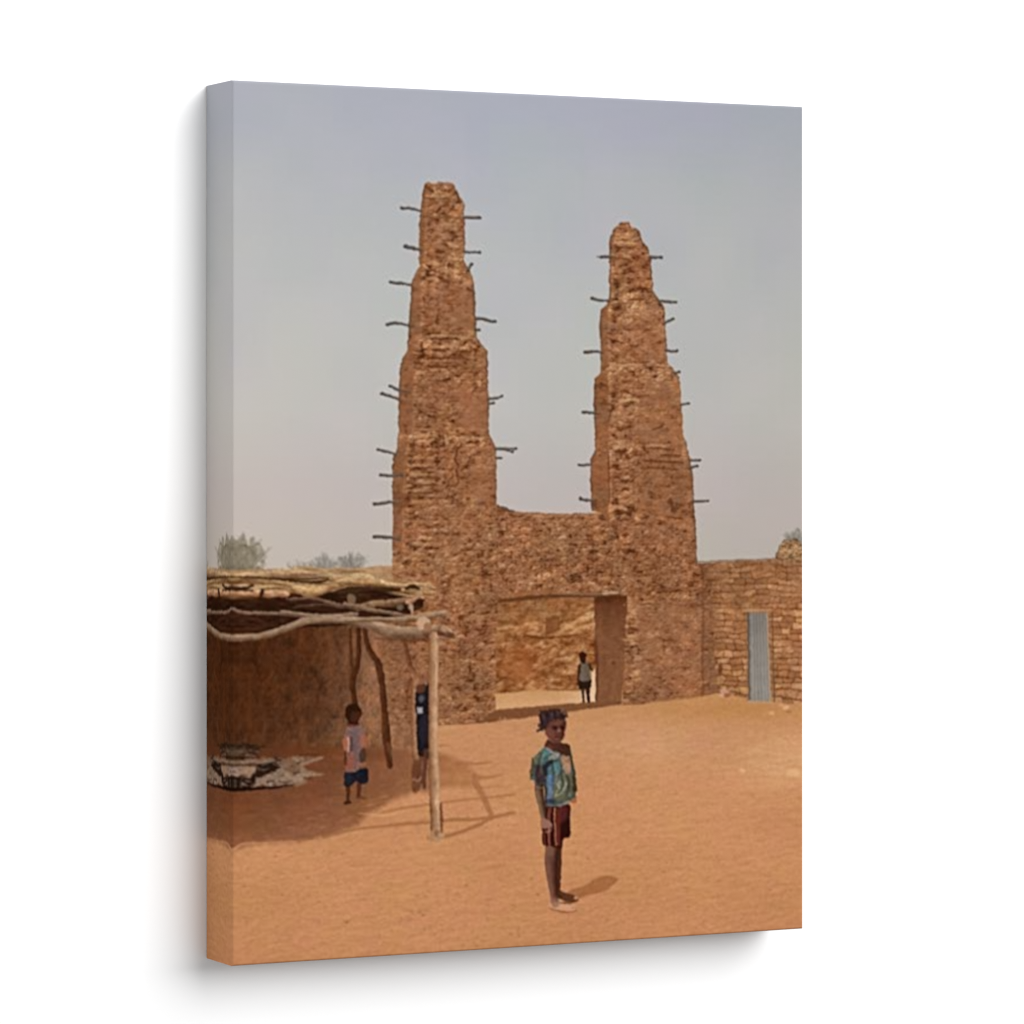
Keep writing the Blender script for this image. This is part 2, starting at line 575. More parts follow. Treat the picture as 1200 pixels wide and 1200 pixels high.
t = 2.2 * relief(x, y, 7, 4)[0] + 0.3 * fbm(x, y, 6, 2, 4)
t = t + 0.9 * mud(x, y, 6, 1.0, 5)
c = ramp(t, [(-.8, (92, 64, 42)), (0, (150, 112, 78)), (.8, (192, 152, 110))])
c *= np.clip(0.62 + sd[..., None] / 5, 0.6, 1)
lay(s, c, cov(sd, 1.3), R_LUMP)
for px, py, rx, ry in ((832, 680, 9, 1.6), (835, 776, 6, 2.6), (844, 784, 2.4, 7), (838, 771, 6, 1.5), (826, 806, 10, 1.5), (840, 806, 5, 2.2)):
    blob(px, py, rx, ry, (92, 52, 30), 2.0, None, .75)
# door
dq = [(876.6, 718), (899.8, 717.6), (903.6, 821.6), (877.6, 820.6)]
patch([(873.5, 716), (902, 714.6), (907.6, 823), (874.5, 821.6)], (150, 104, 70), 2, R_DOOR, .55, False)
s, sd = poly_sd(dq, 4)
x, y = X[s], Y[s]
fx = (x - (876.6 + (y - 718) * .0097)) / (23.2 + (y - 718) * .027)
c = np.array([138, 131, 123], np.float32) * (1 + .06 * np.sin(fx * 2 * math.pi * 6.5) + .05 * noise(x, y, 5, 60, 3) + .03 * noise(x, y, 9, 9, 2))[..., None]
c *= (0.90 + 0.14 * np.clip((y - 718) / 90, 0, 1))[..., None]
c = c * (1 - .5 * np.clip(1 - fx * 9, 0, 1))[..., None]
k = np.clip((fx - .88) / .08, 0, 1)[..., None]
c = c * (1 - k) + np.array([168, 142, 116], np.float32) * k
lay(s, c, cov(sd, 1.2), R_DOOR)
stroke([(876.8, 719), (877.8, 820)], .8, (92, 78, 68), 1.2, None, .8)
stroke([(904.8, 718), (907.6, 822)], .9, (104, 66, 42), 1.6, None, .75)
stroke([(874, 715.6), (902, 714.4)], 1.6, (190, 140, 96), 1.6, None, .7)
stroke([(878, 822), (904, 823.4)], 1.3, (176, 150, 122), 1.6, None, .8)
for px, py, rr, cc in ((849, 811, 4.2, (199, 150, 124)), (852, 815, 3, (150, 86, 58)), (845, 815, 2.5, (206, 160, 132)), (921, 829, 3.2, (218, 174, 134)),
                       (924, 834, 2.4, (170, 112, 72)), (916, 826, 2.2, (206, 156, 112)), (904, 836, 2.6, (212, 160, 112)), (870, 903, 3, (224, 176, 126)), (930, 905, 6, (222, 176, 124))):
    blob(px, py, rr * 1.3, rr * .75, cc, 1.8, None, .85)

# ---- low mud wall running behind the shelter
s, sd = poly_sd([(262, 690), (262, 668), (424, 665), (440, 663.5), (462, 663), (506, 700), (506, 886), (262, 890)], 5, .5)
x, y = X[s], Y[s]
gx = np.interp(x, [262, 300, 370, 410, 440, 470, 510], [0.0, 0.05, 0.18, 0.40, .72, .88, .95])
gy2 = np.interp(y, [745, 800, 860, 900], [0.0, 0.02, 0.12, 0.22])
t = np.clip(gx + gy2 * (1 - gx), 0, 1)
c = ramp(t, [(0, (68, 35, 16)), (.15, (80, 44, 23)), (.4, (108, 70, 46)), (.72, (140, 97, 69)), (1, (152, 104, 71))])
st = 0.9 * fbm(x + .3 * y + 3 * noise(x, y, 12, 20, 4), y, 6.5, 3, 7, 2.4) + 0.5 * fbm(x, y, 9, 2, 9, 1.4) - 1.6 * np.clip(noise(x - .3 * y, y, 6, 11, 6) - .4, 0, 1)
c *= (1 + 0.17 * np.clip(st, -1.2, 1.2) + 0.20 * mud(y * 1.0, x * 1.5, 3, 1.0, 8.5))[..., None]
c = tone(c, x, y, 7, 1.2)
c = np.where((y < 690)[..., None], ramp(0.5 + 0.5 * fbm(x, y, 6, 2, 3), [(0, (160, 118, 84)), (1, (196, 156, 116))]), c)
lay(s, c, cov(sd, 1.2), R_LOWWALL)

# ---- ground under the shelter (shaded by its roof)
shade = [(262, 868), (330, 868), (400, 874), (440, 874), (470, 880), (500, 884), (515, 883), (528, 885.5), (542, 893), (556, 903),
         (561, 912), (551, 922), (517, 923.5), (503, 928), (483, 928.5), (462, 938), (433, 953), (420, 966), (402, 974), (385, 980),
         (348, 987), (320, 987), (300, 990), (284, 992), (273, 997), (262, 993)]
s, sd = poly_sd(shade, 10, 1.3, 9, 5)
x, y = X[s], Y[s]
t = np.clip(np.interp(x, [262, 340, 420, 480, 515, 560], [.24, .32, .44, .64, .82, .95]) + np.interp(y, [870, 905, 940, 965, 990], [-.14, -.02, .06, .16, .30]), 0, 1)
c = ramp(t, [(0, (78, 40, 19)), (.2, (100, 55, 31)), (.42, (124, 76, 49)), (.65, (150, 98, 66)), (.9, (172, 116, 77))])
c *= (1 + .09 * fbm(x, y, 18, 3, 6, .4) + .05 * fbm(x, y, 5, 2, 2, .6))[..., None]
c[..., 0] += 5 * fbm(x, y, 30, 2, 9); c[..., 2] += 5 * fbm(x, y, 30, 2, 10)
a = cov(sd + 1.2 * fbm(x, y, 5, 2, 3), np.interp(x, [262, 420, 520, 560], [8, 7, 8, 8]))
a = np.where(y < 900, a * np.clip((y - 866) / 14, 0, 1) * np.where(x > 503, 1, 1), a)
lay(s, c, a)
s2 = s; v = IDS[s2]; v[(a > .5) & (v == R_LOWWALL) & (y > 880)] = R_GROUND; IDS[s2] = v
stroke([(273, 996), (285, 989), (310, 988), (348, 986)], [2, 1, .5], (214, 152, 112), 2.2, None, .6)
SH = (160, 106, 68)
r = np.random.RandomState(31)
for k in range(34):
    px = r.uniform(300, 556)
    py = np.interp(px, [300, 420, 500, 556], [980, 955, 915, 905]) + r.uniform(-10, 6)
    l = r.uniform(3, 14)
    stroke([(px, py), (px + l, py - l * r.uniform(.05, .3))], [.6, r.uniform(.8, 1.8), .5], (202, 146, 104), 2.6, None, r.uniform(.12, .4))
for k in range(46):                            # faint footprints
    px = r.uniform(300, 935); py = r.uniform(860, 1110)
    if abs(px - 655) < 30 and py > 960:
        continue
    sz = np.interp(py, [840, 1130], [2.0, 4.5])
    blob(px, py, sz * 1.5, sz * .55, (150, 100, 64), 3.5, None, r.uniform(.08, .24))
    blob(px + 1.5, py + sz * .9, sz * 1.5, sz * .45, (220, 166, 124), 3.0, None, r.uniform(.08, .22))
for pts, w, al in (([(385, 979), (422, 971), (470, 966), (500, 963.5), (530, 961), (557, 960), (580, 957), (603, 952.5)], [1.2, 2.2, 1.8], .85),
                   ([(440, 955), (467, 948), (493, 944), (520, 940), (550, 937), (603, 931)], [1.2, 1.6, 1.2], .7),
                   ([(517, 981), (538, 976), (560, 967), (575, 959.5)], [2.4, 2.2, 1.8], .9),
                   ([(557, 917), (564, 929), (570, 942), (577, 958)], [4, 3.4, 3.2, 2.4], .8),
                   ([(540, 894), (560, 895), (577, 893)], [2.2, 1.6, .8], .7),
                   ([(556, 910), (572, 911), (588, 908)], [3, 1.8, 1], .7),
                   ([(556, 923), (580, 922), (590, 921)], [1.4, 1], .4),
                   ([(516, 874), (528, 874)], [1.6, .6], .6)):
    stroke(pts, w, SH, 2.2, None, al)
stroke([(420, 953), (445, 955), (470, 953)], [.6, 1.4, .6], (222, 166, 120), 2, None, .5)

# ---- the two towers and the gate wall
T1 = [(498, 215), (503, 213), (508, 215), (514, 212.5), (522, 214), (530, 215), (535, 223), (539, 232), (544, 238), (544.5, 270), (544, 307), (548, 312), (553, 322),
      (556, 340), (557.5, 373), (558.5, 396), (565, 404), (571, 411), (572.5, 463), (573, 509), (578, 517), (581.7, 527), (582, 591),
      (584, 610), (584, 700), (583, 846), (550, 848), (508, 850), (470, 850), (440, 850), (440, 744), (462, 720), (459.6, 664), (460.5, 597), (459.5, 545),
      (461, 534), (465, 527), (467, 505), (467, 463), (469, 428), (472, 420), (478, 410), (478, 391), (481, 357), (482, 333), (486, 322),
      (491, 312), (491, 262), (493, 245), (495, 228)]
T2 = [(727, 261), (732, 260), (738, 260.5), (740, 266), (750, 270), (753, 283), (760, 292), (763, 307), (765, 340), (770, 348), (777, 357), (779, 367), (781, 407),
      (782.5, 425), (788, 432), (796, 442), (798, 472), (801, 510), (805, 525), (809, 537), (812, 555), (812.5, 580), (815, 605),
      (816, 635), (817, 660), (823, 668), (832, 690), (836, 740), (838, 790), (842, 811), (821, 816), (798, 818.5), (750, 825),
      (728, 826.5), (731, 780), (735, 700), (728, 640), (704, 600), (693, 599), (693, 585), (691.7, 563), (691.7, 538), (697.5, 527), (696, 472), (696.7, 444), (703, 437),
      (704, 423), (702.5, 382), (704, 363), (712, 357), (714, 347), (714, 295), (715, 277), (720, 268)]
GATE = [(580, 590), (590, 595), (603, 599), (640, 601.5), (670, 602), (694, 601), (716, 596), (728, 600), (737, 640), (738, 705), (580, 708)]


def band(y, edges, w=2.2):
    """1 near any of the given heights"""
    out = 0
    for e in edges:
        out = np.maximum(out, np.exp(-((y - e) / w) ** 2))
    return out


# gate wall
patch([(578, 600), (690, 606), (745, 610), (748, 824), (728, 826), (700, 829), (640, 836), (578, 845)], (146, 94, 60), 1, R_TOWER2, 1, False, grain=.12)
patch([(578, 600), (640, 604), (640, 836), (578, 845)], (146, 94, 60), 1, R_TOWER1, 1, False, grain=.12)
s, sd = poly_sd(GATE, 6, .9, 5)
x, y = X[s], Y[s]
t = mud(x, y, 1, 1.12, 6.0) - 0.05
c = ramp(t, MUD)
c = tone(c, x, y, 1)
c *= (1 - .10 * np.exp(-((x - 666) / 12) ** 2 - ((y - 648) / 22) ** 2))[..., None]
lay(s, c, cov(sd, 1.2), R_GATE)
stroke([(583, 592.5), (592, 596.5), (603, 599.5)], [1, 2, 1], (96, 70, 52), 1.4, None, .8)
stroke([(603, 602), (640, 604), (690, 603)], [1, 1.6, 1], (188, 136, 94), 2, None, .5)
stroke([(700, 599), (716, 600), (728, 597), (722, 606), (712, 607)], [2.5, 4, 2.5], (192, 142, 98), 2, None, .75)
stroke([(702, 607), (716, 611)], [1, 1.4], (88, 50, 28), 1.4, None, .8)
stroke([(660, 675), (670, 684)], [.8, 1.3, .6], (84, 46, 24), 1.2, None, .8)

for TP, idx, sid in ((T1, R_TOWER1, 0), (T2, R_TOWER2, 5)):
    s, sd = poly_sd(TP, 6, 1.0, 5, 2 + sid)
    x, y = X[s], Y[s]
    if sid == 0:
        lx = np.interp(y, [215, 245, 330, 395, 430, 520, 545, 645, 700], [498, 493, 483, 480, 469, 466, 460, 460, 440])
        corner = np.interp(y, [215, 300, 322, 395, 415, 505, 530, 640], [500, 497, 494, 493, 485, 483, 475, 472])
        rx = np.interp(y, [215, 238, 307, 322, 396, 411, 509, 527, 600], [532, 544, 544, 553, 558, 571, 573, 582, 600])
        cr = np.sin((y + 1.5 * noise(x, y, 30, 10, 3)) * 2 * math.pi / 8.6) * np.clip((corner + 62 - x) / 25, 0, 1) * np.clip((x - corner) / 4, 0, 1) * (
            np.clip((y - 520) / 20, 0, 1) * np.clip((665 - y) / 30, 0, 1) + np.clip((y - 395) / 8, 0, 1) * np.clip((432 - y) / 10, 0, 1) * 1.1)
        cr = cr * 0.36 * (0.8 + noise(x, y, 11, 7, 8))
        ledge = band(y, [(316), (402), (514)], 9)
        smooth = np.clip(0.75 * np.clip((y - 328) / 10, 0, 1) * np.clip((395 - y) / 20, 0, 1) * np.clip((x - 495) / 8, 0, 1) * np.clip((x - 515) / 20, .45, 1)
                         + .8 * np.clip((x - 530) / 16, 0, 1) * np.clip((y - 450) / 15, 0, 1) * np.clip((508 - y) / 6, 0, 1)
                         + .55 * np.clip((x - 545) / 10, 0, 1) * np.clip((y - 535) / 15, 0, 1) * np.clip((600 - y) / 20, 0, 1), 0, 1)
    else:
        corner = np.interp(y, [260, 350, 365, 430, 445, 530, 600], [716, 716, 713, 712, 713, 714, 714])
        lx = np.interp(y, [260, 300, 350, 365, 430, 445, 530, 540, 598], [722, 714, 714, 704, 704, 697, 697, 692, 693])
        rx = np.interp(y, [260, 300, 345, 367, 425, 445, 525, 537, 660], [740, 762, 766, 779, 783, 797, 805, 809, 817])
        cr = 0.34 * np.sin((y + 2 * noise(x, y, 20, 10, 4)) * 2 * math.pi / 9) * np.exp(-((x - 732) / 9) ** 2) * np.clip((y - 430) / 20, 0, 1) * np.clip((700 - y) / 50, 0, 1)
        ledge = band(y, [354, 434, 528], 9) + 0.5 * band(y, [280], 16)
        smooth = np.clip(.55 * np.clip((x - 740) / 20, 0, 1) * np.clip((y - 445) / 12, 0, 1) * np.clip((655 - y) / 80, 0, 1)
                         + .45 * np.clip((x - 745) / 15, 0, 1) * np.clip((y - 372) / 10, 0, 1) * np.clip((425 - y) / 8, 0, 1)
                         + .42 * np.clip((y - np.interp(x, [752, 820], [706, 694])) / 14, 0, 1) * np.clip((x - 742) / 8, 0, 1), 0, 1)
    leftface = np.clip((corner - x) / 2.5 + .5, 0, 1) * (y < 640)
    strong = 1.0 + .45 * np.clip(ledge, 0, 1)
    t = mud(x, y, sid, 1.0, 6.2, np.maximum(smooth, leftface * .75), cr) * strong
    t = t - 0.05 + 0.34 * np.clip(ledge, 0, 1) * (noise(x, y, 9, 5, 6) + .30) + (0.34 * np.exp(-((x - corner - 1) / 2.0) ** 2) * (y < 650) - 0.75 * np.exp(-((x - corner - 7) / 3.2) ** 2) * np.clip(0.25 + noise(x, y, 14, 4.6, 4), 0, 1) * (y < 640) * (y > 320)) * (0.75 + .5 * noise(x, y, 30, 22, 6)) - 0.05 * leftface
    c = ramp(t, MUD)
    c = tone(c, x, y, 2 + sid)
    c *= (1 - .05 * leftface)[..., None] * (1 - leftface[..., None] * np.array([0, .015, .03], np.float32))
    # rounded flanks fall away from the light at both outlines
    de = np.minimum(np.where(y < 664, x - lx, 99), np.where(y < 660, rx - x, 99))
    de = np.where((y > 598) & (x > (583 if sid == 0 else 0)), 99, de) if sid == 0 else np.where((y > 600) & (x < 740), 99, de)
    k = np.clip(1 - de / 2.6, 0, 1)[..., None]
    c = c * (1 - .30 * k) + np.array([92, 78, 70], np.float32) * .14 * k
    if sid:
        c *= (1 - .10 * np.clip((x - 822) / 4, 0, 1) * (y > 660))[..., None]
    else:
        # under the roof the mud is in half shade
        k = np.clip((500 - x) / 20, 0, 1) * np.clip((y - 742) / 8, 0, 1)
        c *= (1 - .10 * k)[..., None]
        c = c * (1 - (.25 * k)[..., None]) + np.array([150, 102, 72], np.float32) * (.25 * k)[..., None]
    al = cov(sd, 1.2)
    if sid == 0:
        al = al * np.clip((x - np.interp(y, [742, 760, 850], [458, 430, 452])) / 18, 0, 1) if False else al * np.where(y > 742, np.clip((x - 436) / 22, 0, 1), 1)
        al = np.where((y > 742) & (x < 500), al * np.clip((862 - y) / 14, 0, 1), al)
    lay(s, c, al, idx)

DK = (78, 42, 22)
# cracks, lost plaster and ledge stones on the towers
for pts, w in (([(540, 521), (552, 519)], [1, 2.2, 1]), ([(541, 522), (535, 527), (536, 532)], [1, 1.6, 1]), ([(535, 533), (532, 539)], [1.4, 1.8, .9]), ([(534, 540), (537, 545), (535, 549)], [1.5, .9]), ([(535, 552), (537, 563)], [1.5, .8]),
               ([(566, 516), (574, 520)], [1.2, .8]), ([(525, 581), (522, 585)], [1.8, .8]), ([(538, 565), (532, 570)], [1, .6]),
               ([(505, 397), (518, 397), (540, 398.5)], [1.3, 1.6, .8]), ([(507, 410), (522, 411)], 1.2), ([(538, 412), (551, 413)], 1.1), ([(501, 420), (545, 419)], [.8, 1.2, .6]),
               ([(500, 429), (520, 430), (540, 428)], [.6, 1.2, .8]), ([(486, 424), (491, 425)], 2.0), ([(512, 446), (525, 448)], [1.4, .7]), ([(510, 459), (522, 461)], [1.3, .7]),
               ([(526, 471), (536, 470)], [1.3, .8]), ([(553, 461), (560, 452)], [1.0, .6]), ([(508, 478), (518, 481)], [1.2, .7]), ([(503, 512), (512, 514)], [1.4, .7]),
               ([(478, 534), (483, 534)], 1.6), ([(481, 551), (500, 551)], 1.2), ([(481, 560), (515, 561)], 1.2), ([(484, 569), (512, 568)], 1.0), ([(484, 578), (506, 578)], .9),
               ([(481, 641), (498, 642)], [1.6, 1.0]), ([(498, 642), (514, 643)], 1.2), ([(540, 645), (568, 645)], [.8, 1.6, .8]), ([(473, 661), (479, 661)], 2.0),
               ([(530, 281), (535, 277)], [1.8, 1]), ([(520, 286), (524, 288)], 1.8), ([(526, 310), (531, 313)], 2.0), ([(500, 232), (525, 232)], [.7, 1.1, .6]), ([(496, 254), (543, 255)], [.6, 1.0, .5]),
               ([(499, 218), (506, 224)], 2.0), ([(534, 224), (540, 240)], [1.6, 1.0]), ([(494, 365), (497, 366)], 1.8), ([(496, 348), (497, 352)], 1.6), ([(514, 363), (511, 378)], [.8, .5]),
               ([(512, 325), (526, 330)], [1, 1.4, 1]), ([(548, 338), (552, 341)], 1.4), ([(700, 301), (714, 302), (738, 304)], .9),
               ([(752, 312), (764, 302)], [1.0, .8]), ([(720, 289), (744, 290)], .9), ([(727, 312), (734, 310)], 1.8), ([(738, 351), (765, 351)], [.8, 1.2, .6]), ([(736, 326), (742, 327)], 1.2),
               ([(712, 396), (727, 401)], [.9, 1.3, .5]), ([(754, 524), (772, 525), (790, 527)], [1.2, 1.6, .8]), ([(756, 540), (800, 542)], [1.8, 1.4, 1.0]), ([(760, 548), (795, 550)], [1.4, .8]),
               ([(775, 533), (798, 534)], 1.2), ([(764, 503), (774, 500), (778, 495)], [.8, 1.3, .6]), ([(786, 586), (790, 598), (797, 594)], [2.4, 2.2, .8]), ([(760, 576), (764, 578)], 1.2),
               ([(732, 457), (745, 464), (760, 463)], [1, .7]), ([(731, 472), (742, 473)], 1.0), ([(718, 475), (714, 492)], [1.0, .8]), ([(704, 473), (720, 474)], .9),
               ([(713, 533), (714, 588)], [.8, 1.1, .6]), ([(724, 528), (728, 530)], 2.2), ([(733, 533), (736, 536)], 2), ([(729, 563), (736, 563)], 1.3), ([(734, 572), (737, 574)], 1.5),
               ([(704, 450), (712, 453)], [2.0, 1.0]), ([(723, 426), (760, 424)], [.8, 1.1, .6]), ([(734, 600), (738, 604)], 2.0), ([(780, 606), (800, 607)], [.8, 1.3, .7])):
    stroke(pts, w, DK, 1.6, None, .6)
LT = (205, 158, 112)
for pts, w in (([(502, 309), (508, 307), (513, 310)], 2.2), ([(499, 326), (512, 327)], [1.3, 1.8]), ([(527, 286), (535, 288)], 2.4), ([(526, 302), (536, 303)], 1.8), ([(531, 318), (538, 317)], 1.6), ([(546, 331), (553, 331)], 1.4),
               ([(494, 322), (497, 321)], 1.8), ([(493, 332), (498, 335)], 1.8), ([(509, 219), (510, 226)], 1.2), ([(499, 229), (514, 231), (530, 226)], 1.0), ([(488, 395), (520, 393), (556, 397)], [.8, 1.2, .9]),
               ([(504, 406), (530, 406)], [1.0, 1.6]), ([(540, 408), (548, 407)], 1.7), ([(489, 437), (497, 436)], 2.2), ([(504, 434), (524, 434), (524, 442)], 1.0), ([(488, 512), (496, 510), (512, 511)], [2.4, 2.0, 1.2]), ([(500, 519), (508, 514)], 1.4),
               ([(522, 511), (524, 520)], 1.8), ([(540, 513), (566, 514)], [2.2, 1.6]), ([(478, 545), (500, 546)], .9), ([(480, 556), (508, 556)], 1.0), ([(480, 565), (510, 565)], .9), ([(474, 575), (500, 574)], .9), ([(486, 636), (497, 640), (474, 655)], [1.3, 1.6, 1.2]),
               ([(722, 279), (740, 278)], 1.2), ([(722, 284), (746, 285)], 1.0), ([(731, 299), (739, 302)], 1.2), ([(726, 350), (732, 349)], 1.8), ([(740, 348), (750, 341)], 1.0), ([(730, 377), (738, 376)], 1.4), ([(711, 433), (722, 428), (735, 428)], [1.6, 1.2]),
               ([(730, 470), (738, 468), (748, 469)], [2.0, 1.3]), ([(731, 485), (736, 484)], 1.5), ([(720, 524), (742, 521)], [2.4, 1.8]), ([(757, 523.5), (766, 522), (780, 524)], [1.0, 1.6, .9]), ([(732, 560), (737, 559)], 1.3), ([(729, 547), (735, 546)], 1.4), ([(716, 598), (728, 594), (733, 597)], 2),
               ([(754, 706), (766, 704.5)], [1.2, 1.6, 1.0]), ([(790, 700), (818, 694)], [.8, 1.2, .6])):
    stroke(pts, w, LT, 1.9, None, .55)
stroke([(823, 668), (824, 720), (823, 770), (824, 812)], [.8, 1.4, 1.0], (110, 66, 40), 2.0, None, .6)
stroke([(476, 536), (475, 580), (474, 638)], [.6, 1.2, .8], (112, 66, 38), 1.4, None, .45)
patch([(503, 452), (512, 448), (537, 452), (537, 470), (520, 474), (512, 484), (500, 474)], (140, 88, 64), 4, None, .35, grain=.08)

# sticks driven into the towers
STICKS = {R_TOWER1: [([(471, 243.5), (482, 244.6), (493, 247)], 1.35), ([(475, 289), (484, 290.5), (493, 292.8)], 1.9), ([(458, 330.3), (470, 332), (482, 334)], 1.5),
                     ([(454, 380.4), (460, 379), (466, 378.5), (484, 382)], 1.5), ([(456.5, 452.5), (466, 456), (479, 459)], 1.35), ([(447.5, 461), (456, 463.5), (468, 467.5)], 1.5),
                     ([(443, 527), (452, 529), (464, 532)], 1.4), ([(445.5, 557), (455, 557.6), (472, 556.8)], 1.4), ([(438.5, 590.6), (446, 590), (458, 588), (465, 589)], 1.6),
                     ([(438.5, 629), (448, 629), (460, 630), (468, 632)], 1.6), ([(544, 254.6), (562, 255.2)], 1.5), ([(545, 295.8), (562, 295.8)], 1.2), ([(548, 316), (550.5, 312), (553, 309)], 1.5),
                     ([(558, 373.2), (566, 373.6), (574, 376), (580, 376.6)], 1.5), ([(557, 386.5), (561.5, 386.6)], 1.4), ([(572.5, 467), (581, 467), (588, 464)], 1.4), ([(572.5, 473.2), (579, 472.2)], 1.2),
                     ([(580, 526), (592, 526.2), (605, 525.6)], 1.35), ([(590, 526.4), (601, 529.6)], 1.1), ([(581, 536.6), (587, 536.6)], 1.2)],
          R_TOWER2: [([(705, 301), (714, 300.6), (720, 301.5)], 1.5), ([(693.5, 349.6), (702, 351.8), (714, 352.6)], 1.4), ([(685.5, 413.2), (698, 412), (706, 413.4)], 1.5), ([(683.5, 483), (697, 484), (703, 485)], 1.4),
                     ([(679, 544.8), (692, 544.6)], 1.2), ([(680.5, 584.5), (686, 586), (694, 586.4)], 1.7), ([(762, 301), (775, 302)], 1.5), ([(772, 352.8), (783, 353.4), (792, 353.9)], 1.5),
                     ([(777, 379.6), (783, 376), (789, 373.6)], 1.3), ([(780, 410), (787, 411.6), (793, 411.2)], 1.4), ([(790, 437.4), (796, 435.6)], 1.2), ([(798, 474.2), (807, 473)], 1.3),
                     ([(809, 539.2), (820, 539.4)], 1.3), ([(807, 548.4), (812, 547.6), (817, 546.4)], 1.3), ([(811, 587.6), (830, 587.2)], 1.3)]}
for tw, lst in STICKS.items():
    for i, (pts, w) in enumerate(lst):
        k = reg('printed_stick', tw)
        stroke(pts, w * np.array([1.3, 1.15, 1.25, 1.0, 1.1]), (92, 80, 73), .9, k, .95, hi=(116, 103, 94), lo=(72, 60, 53), grain=.18)
        blob(pts[0][0] if pts[0][0] < 520 or 600 < pts[0][0] < 720 else pts[-1][0], pts[0][1] if pts[0][0] < 520 or 600 < pts[0][0] < 720 else pts[-1][1], 1.8, 1.5, (70, 59, 53), 1, None, .6)

# ---- the gateway
OP = [(583, 704.5), (640, 701), (700, 699), (735, 698.5), (733, 740), (731, 790), (729, 826), (700, 827), (581, 836), (580.5, 800), (582, 750)]
s, sd = poly_sd(OP, 5, .7, 5)
x, y = X[s], Y[s]
ridge = np.interp(x, [581, 620, 640, 655, 675, 698], [734, 731, 728, 729, 724, 716])
up = np.clip((ridge - y) / 3, 0, 1)
t = 0.7 * fbm(x + .5 * y, y, 13, 3, 4, .6) + 0.4 * fbm(x, y, 6, 2, 7) + 2.0 * relief(x + 3 * noise(x, y, 12, 8, 3), y, 15, 6)[0]
t = t * (1 - .5 * up) + .42 * np.exp(-((y - ridge - 7) / 6) ** 2) - .12 * np.clip((y - 748) / 20, 0, 1)
t = t + 0.5 * mud(x, y, 9, 1.0, 5.5)
c = ramp(t, [(-1, (96, 49, 20)), (-.45, (126, 74, 38)), (0, (154, 99, 58)), (.4, (178, 124, 80)), (.8, (204, 155, 108)), (1.1, (218, 174, 128))])
c = tone(c, x, y, 6)
c *= (1 - .05 * up)[..., None]
gl = np.clip((y - np.interp(x, [581, 620, 660, 698], [812, 808, 808.5, 808])) / 2.2, 0, 1)[..., None]
gc = np.array([196, 146, 98], np.float32) + np.clip((y - 810) / 16, 0, 1)[..., None] * np.array([12, 12, 14], np.float32) + np.clip((x - 655) / 30, 0, 1)[..., None] * np.array([14, 20, 26], np.float32)
c = c * (1 - gl) + gc * gl
lay(s, c, cov(sd, 1.2), R_OPEN)
stroke([(640, 807.5), (665, 808.5), (680, 808)], .8, (120, 78, 40), 1.4, None, .7)
patch([(639, 724), (655, 722.5), (656, 738), (650, 741), (640, 744)], (112, 64, 34), 2, None, .8, False)
patch([(647, 726), (654, 725), (654, 735), (648, 738)], (146, 92, 54), 2, None, .7, False)
stroke([(614, 745), (640, 747), (660, 746), (690, 742)], [1, 1.6, 1.2, .6], (96, 52, 24), 1.8, None, .7)
for pts in ([(586, 737), (596, 734), (606, 736)], [(617, 731), (630, 730)], [(619, 742), (632, 743)], [(660, 737), (672, 730), (684, 722)], [(668, 742), (680, 736), (694, 731)], [(690, 712), (694, 709)]):
    stroke(pts, [1.6, 2.2, 1.4], (206, 156, 106), 2, None, .6)
patch([(590, 765), (602, 758), (622, 766), (624, 790), (600, 800), (586, 786)], (150, 84, 42), 6, None, .5)
# bright gap between the child and the jamb
patch([(693.2, 786), (697.8, 783), (698.4, 822.5), (691.5, 823), (692, 806)], (226, 186, 152), 1.6, None, .95, False)
# right jamb
s, sd = poly_sd([(696, 700), (735, 698), (733, 740), (730.5, 790), (728.5, 826), (698.3, 823.5), (699, 780), (697, 745)], 4, .6, 5)
x, y = X[s], Y[s]
c = ramp(np.interp(y, [700, 712, 745, 800, 826], [0, .25, .6, .8, .9]), [(0, (86, 44, 22)), (.25, (106, 62, 38)), (.6, (121, 77, 50)), (1, (129, 84, 55))])
c *= (1 + .05 * noise(x, y, 4, 26, 3) + .12 * mud(x, y, 7, 1, 6) + .06 * fbm(x, y, 9, 3, 5) - .08 * np.exp(-((x - 713) / 4) ** 2) * np.clip((740 - y) / 30, 0, 1))[..., None]
lay(s, c, cov(sd, 1.2), R_JAMB)
stroke([(697.5, 750), (698.5, 762), (699.5, 775), (700, 782)], [1.4, 2.2, 2.4, 1], (92, 48, 28), 2, None, .7)
stroke([(699.5, 784), (699, 805), (699, 822)], [1.6, 1.2], (84, 48, 28), 1.6, None, .7)
blob(719, 777, 2.5, 2.5, (92, 50, 32), 2, None, .6)
# threshold in the shade of the gate
patch([(576, 835), (583, 831.5), (620, 828.5), (677, 823.8), (700, 822.3), (729, 821.8), (728, 825.4), (700, 829.6), (668, 834), (636, 838), (610, 842), (584, 844.5), (562, 847), (566, 840)],
      (121, 75, 48), 1.8, R_GROUND, .95, False, grain=.06, rough=.6)
# lintel
stroke([(584, 704.5), (610, 702), (640, 699), (690, 697.5), (728, 698)], [1.6, 2.6, 2.2, 2.2, 1.6], (92, 54, 30), 1.6, R_LINTEL, .9, grain=.1)
stroke([(588, 698.5), (612, 696), (650, 693)], [2.4, 3, 2], (146, 92, 56), 3, R_LINTEL, .7)
stroke([(655, 696), (690, 695.8), (712, 696)], [1, 1.6, 1.4], (134, 100, 74), 1.4, R_LINTEL, .9)
stroke([(706, 696), (716, 695), (724, 694.2)], [1.2, 1.8, 1.0], (184, 150, 116), 1.4, R_LINTEL, .9)
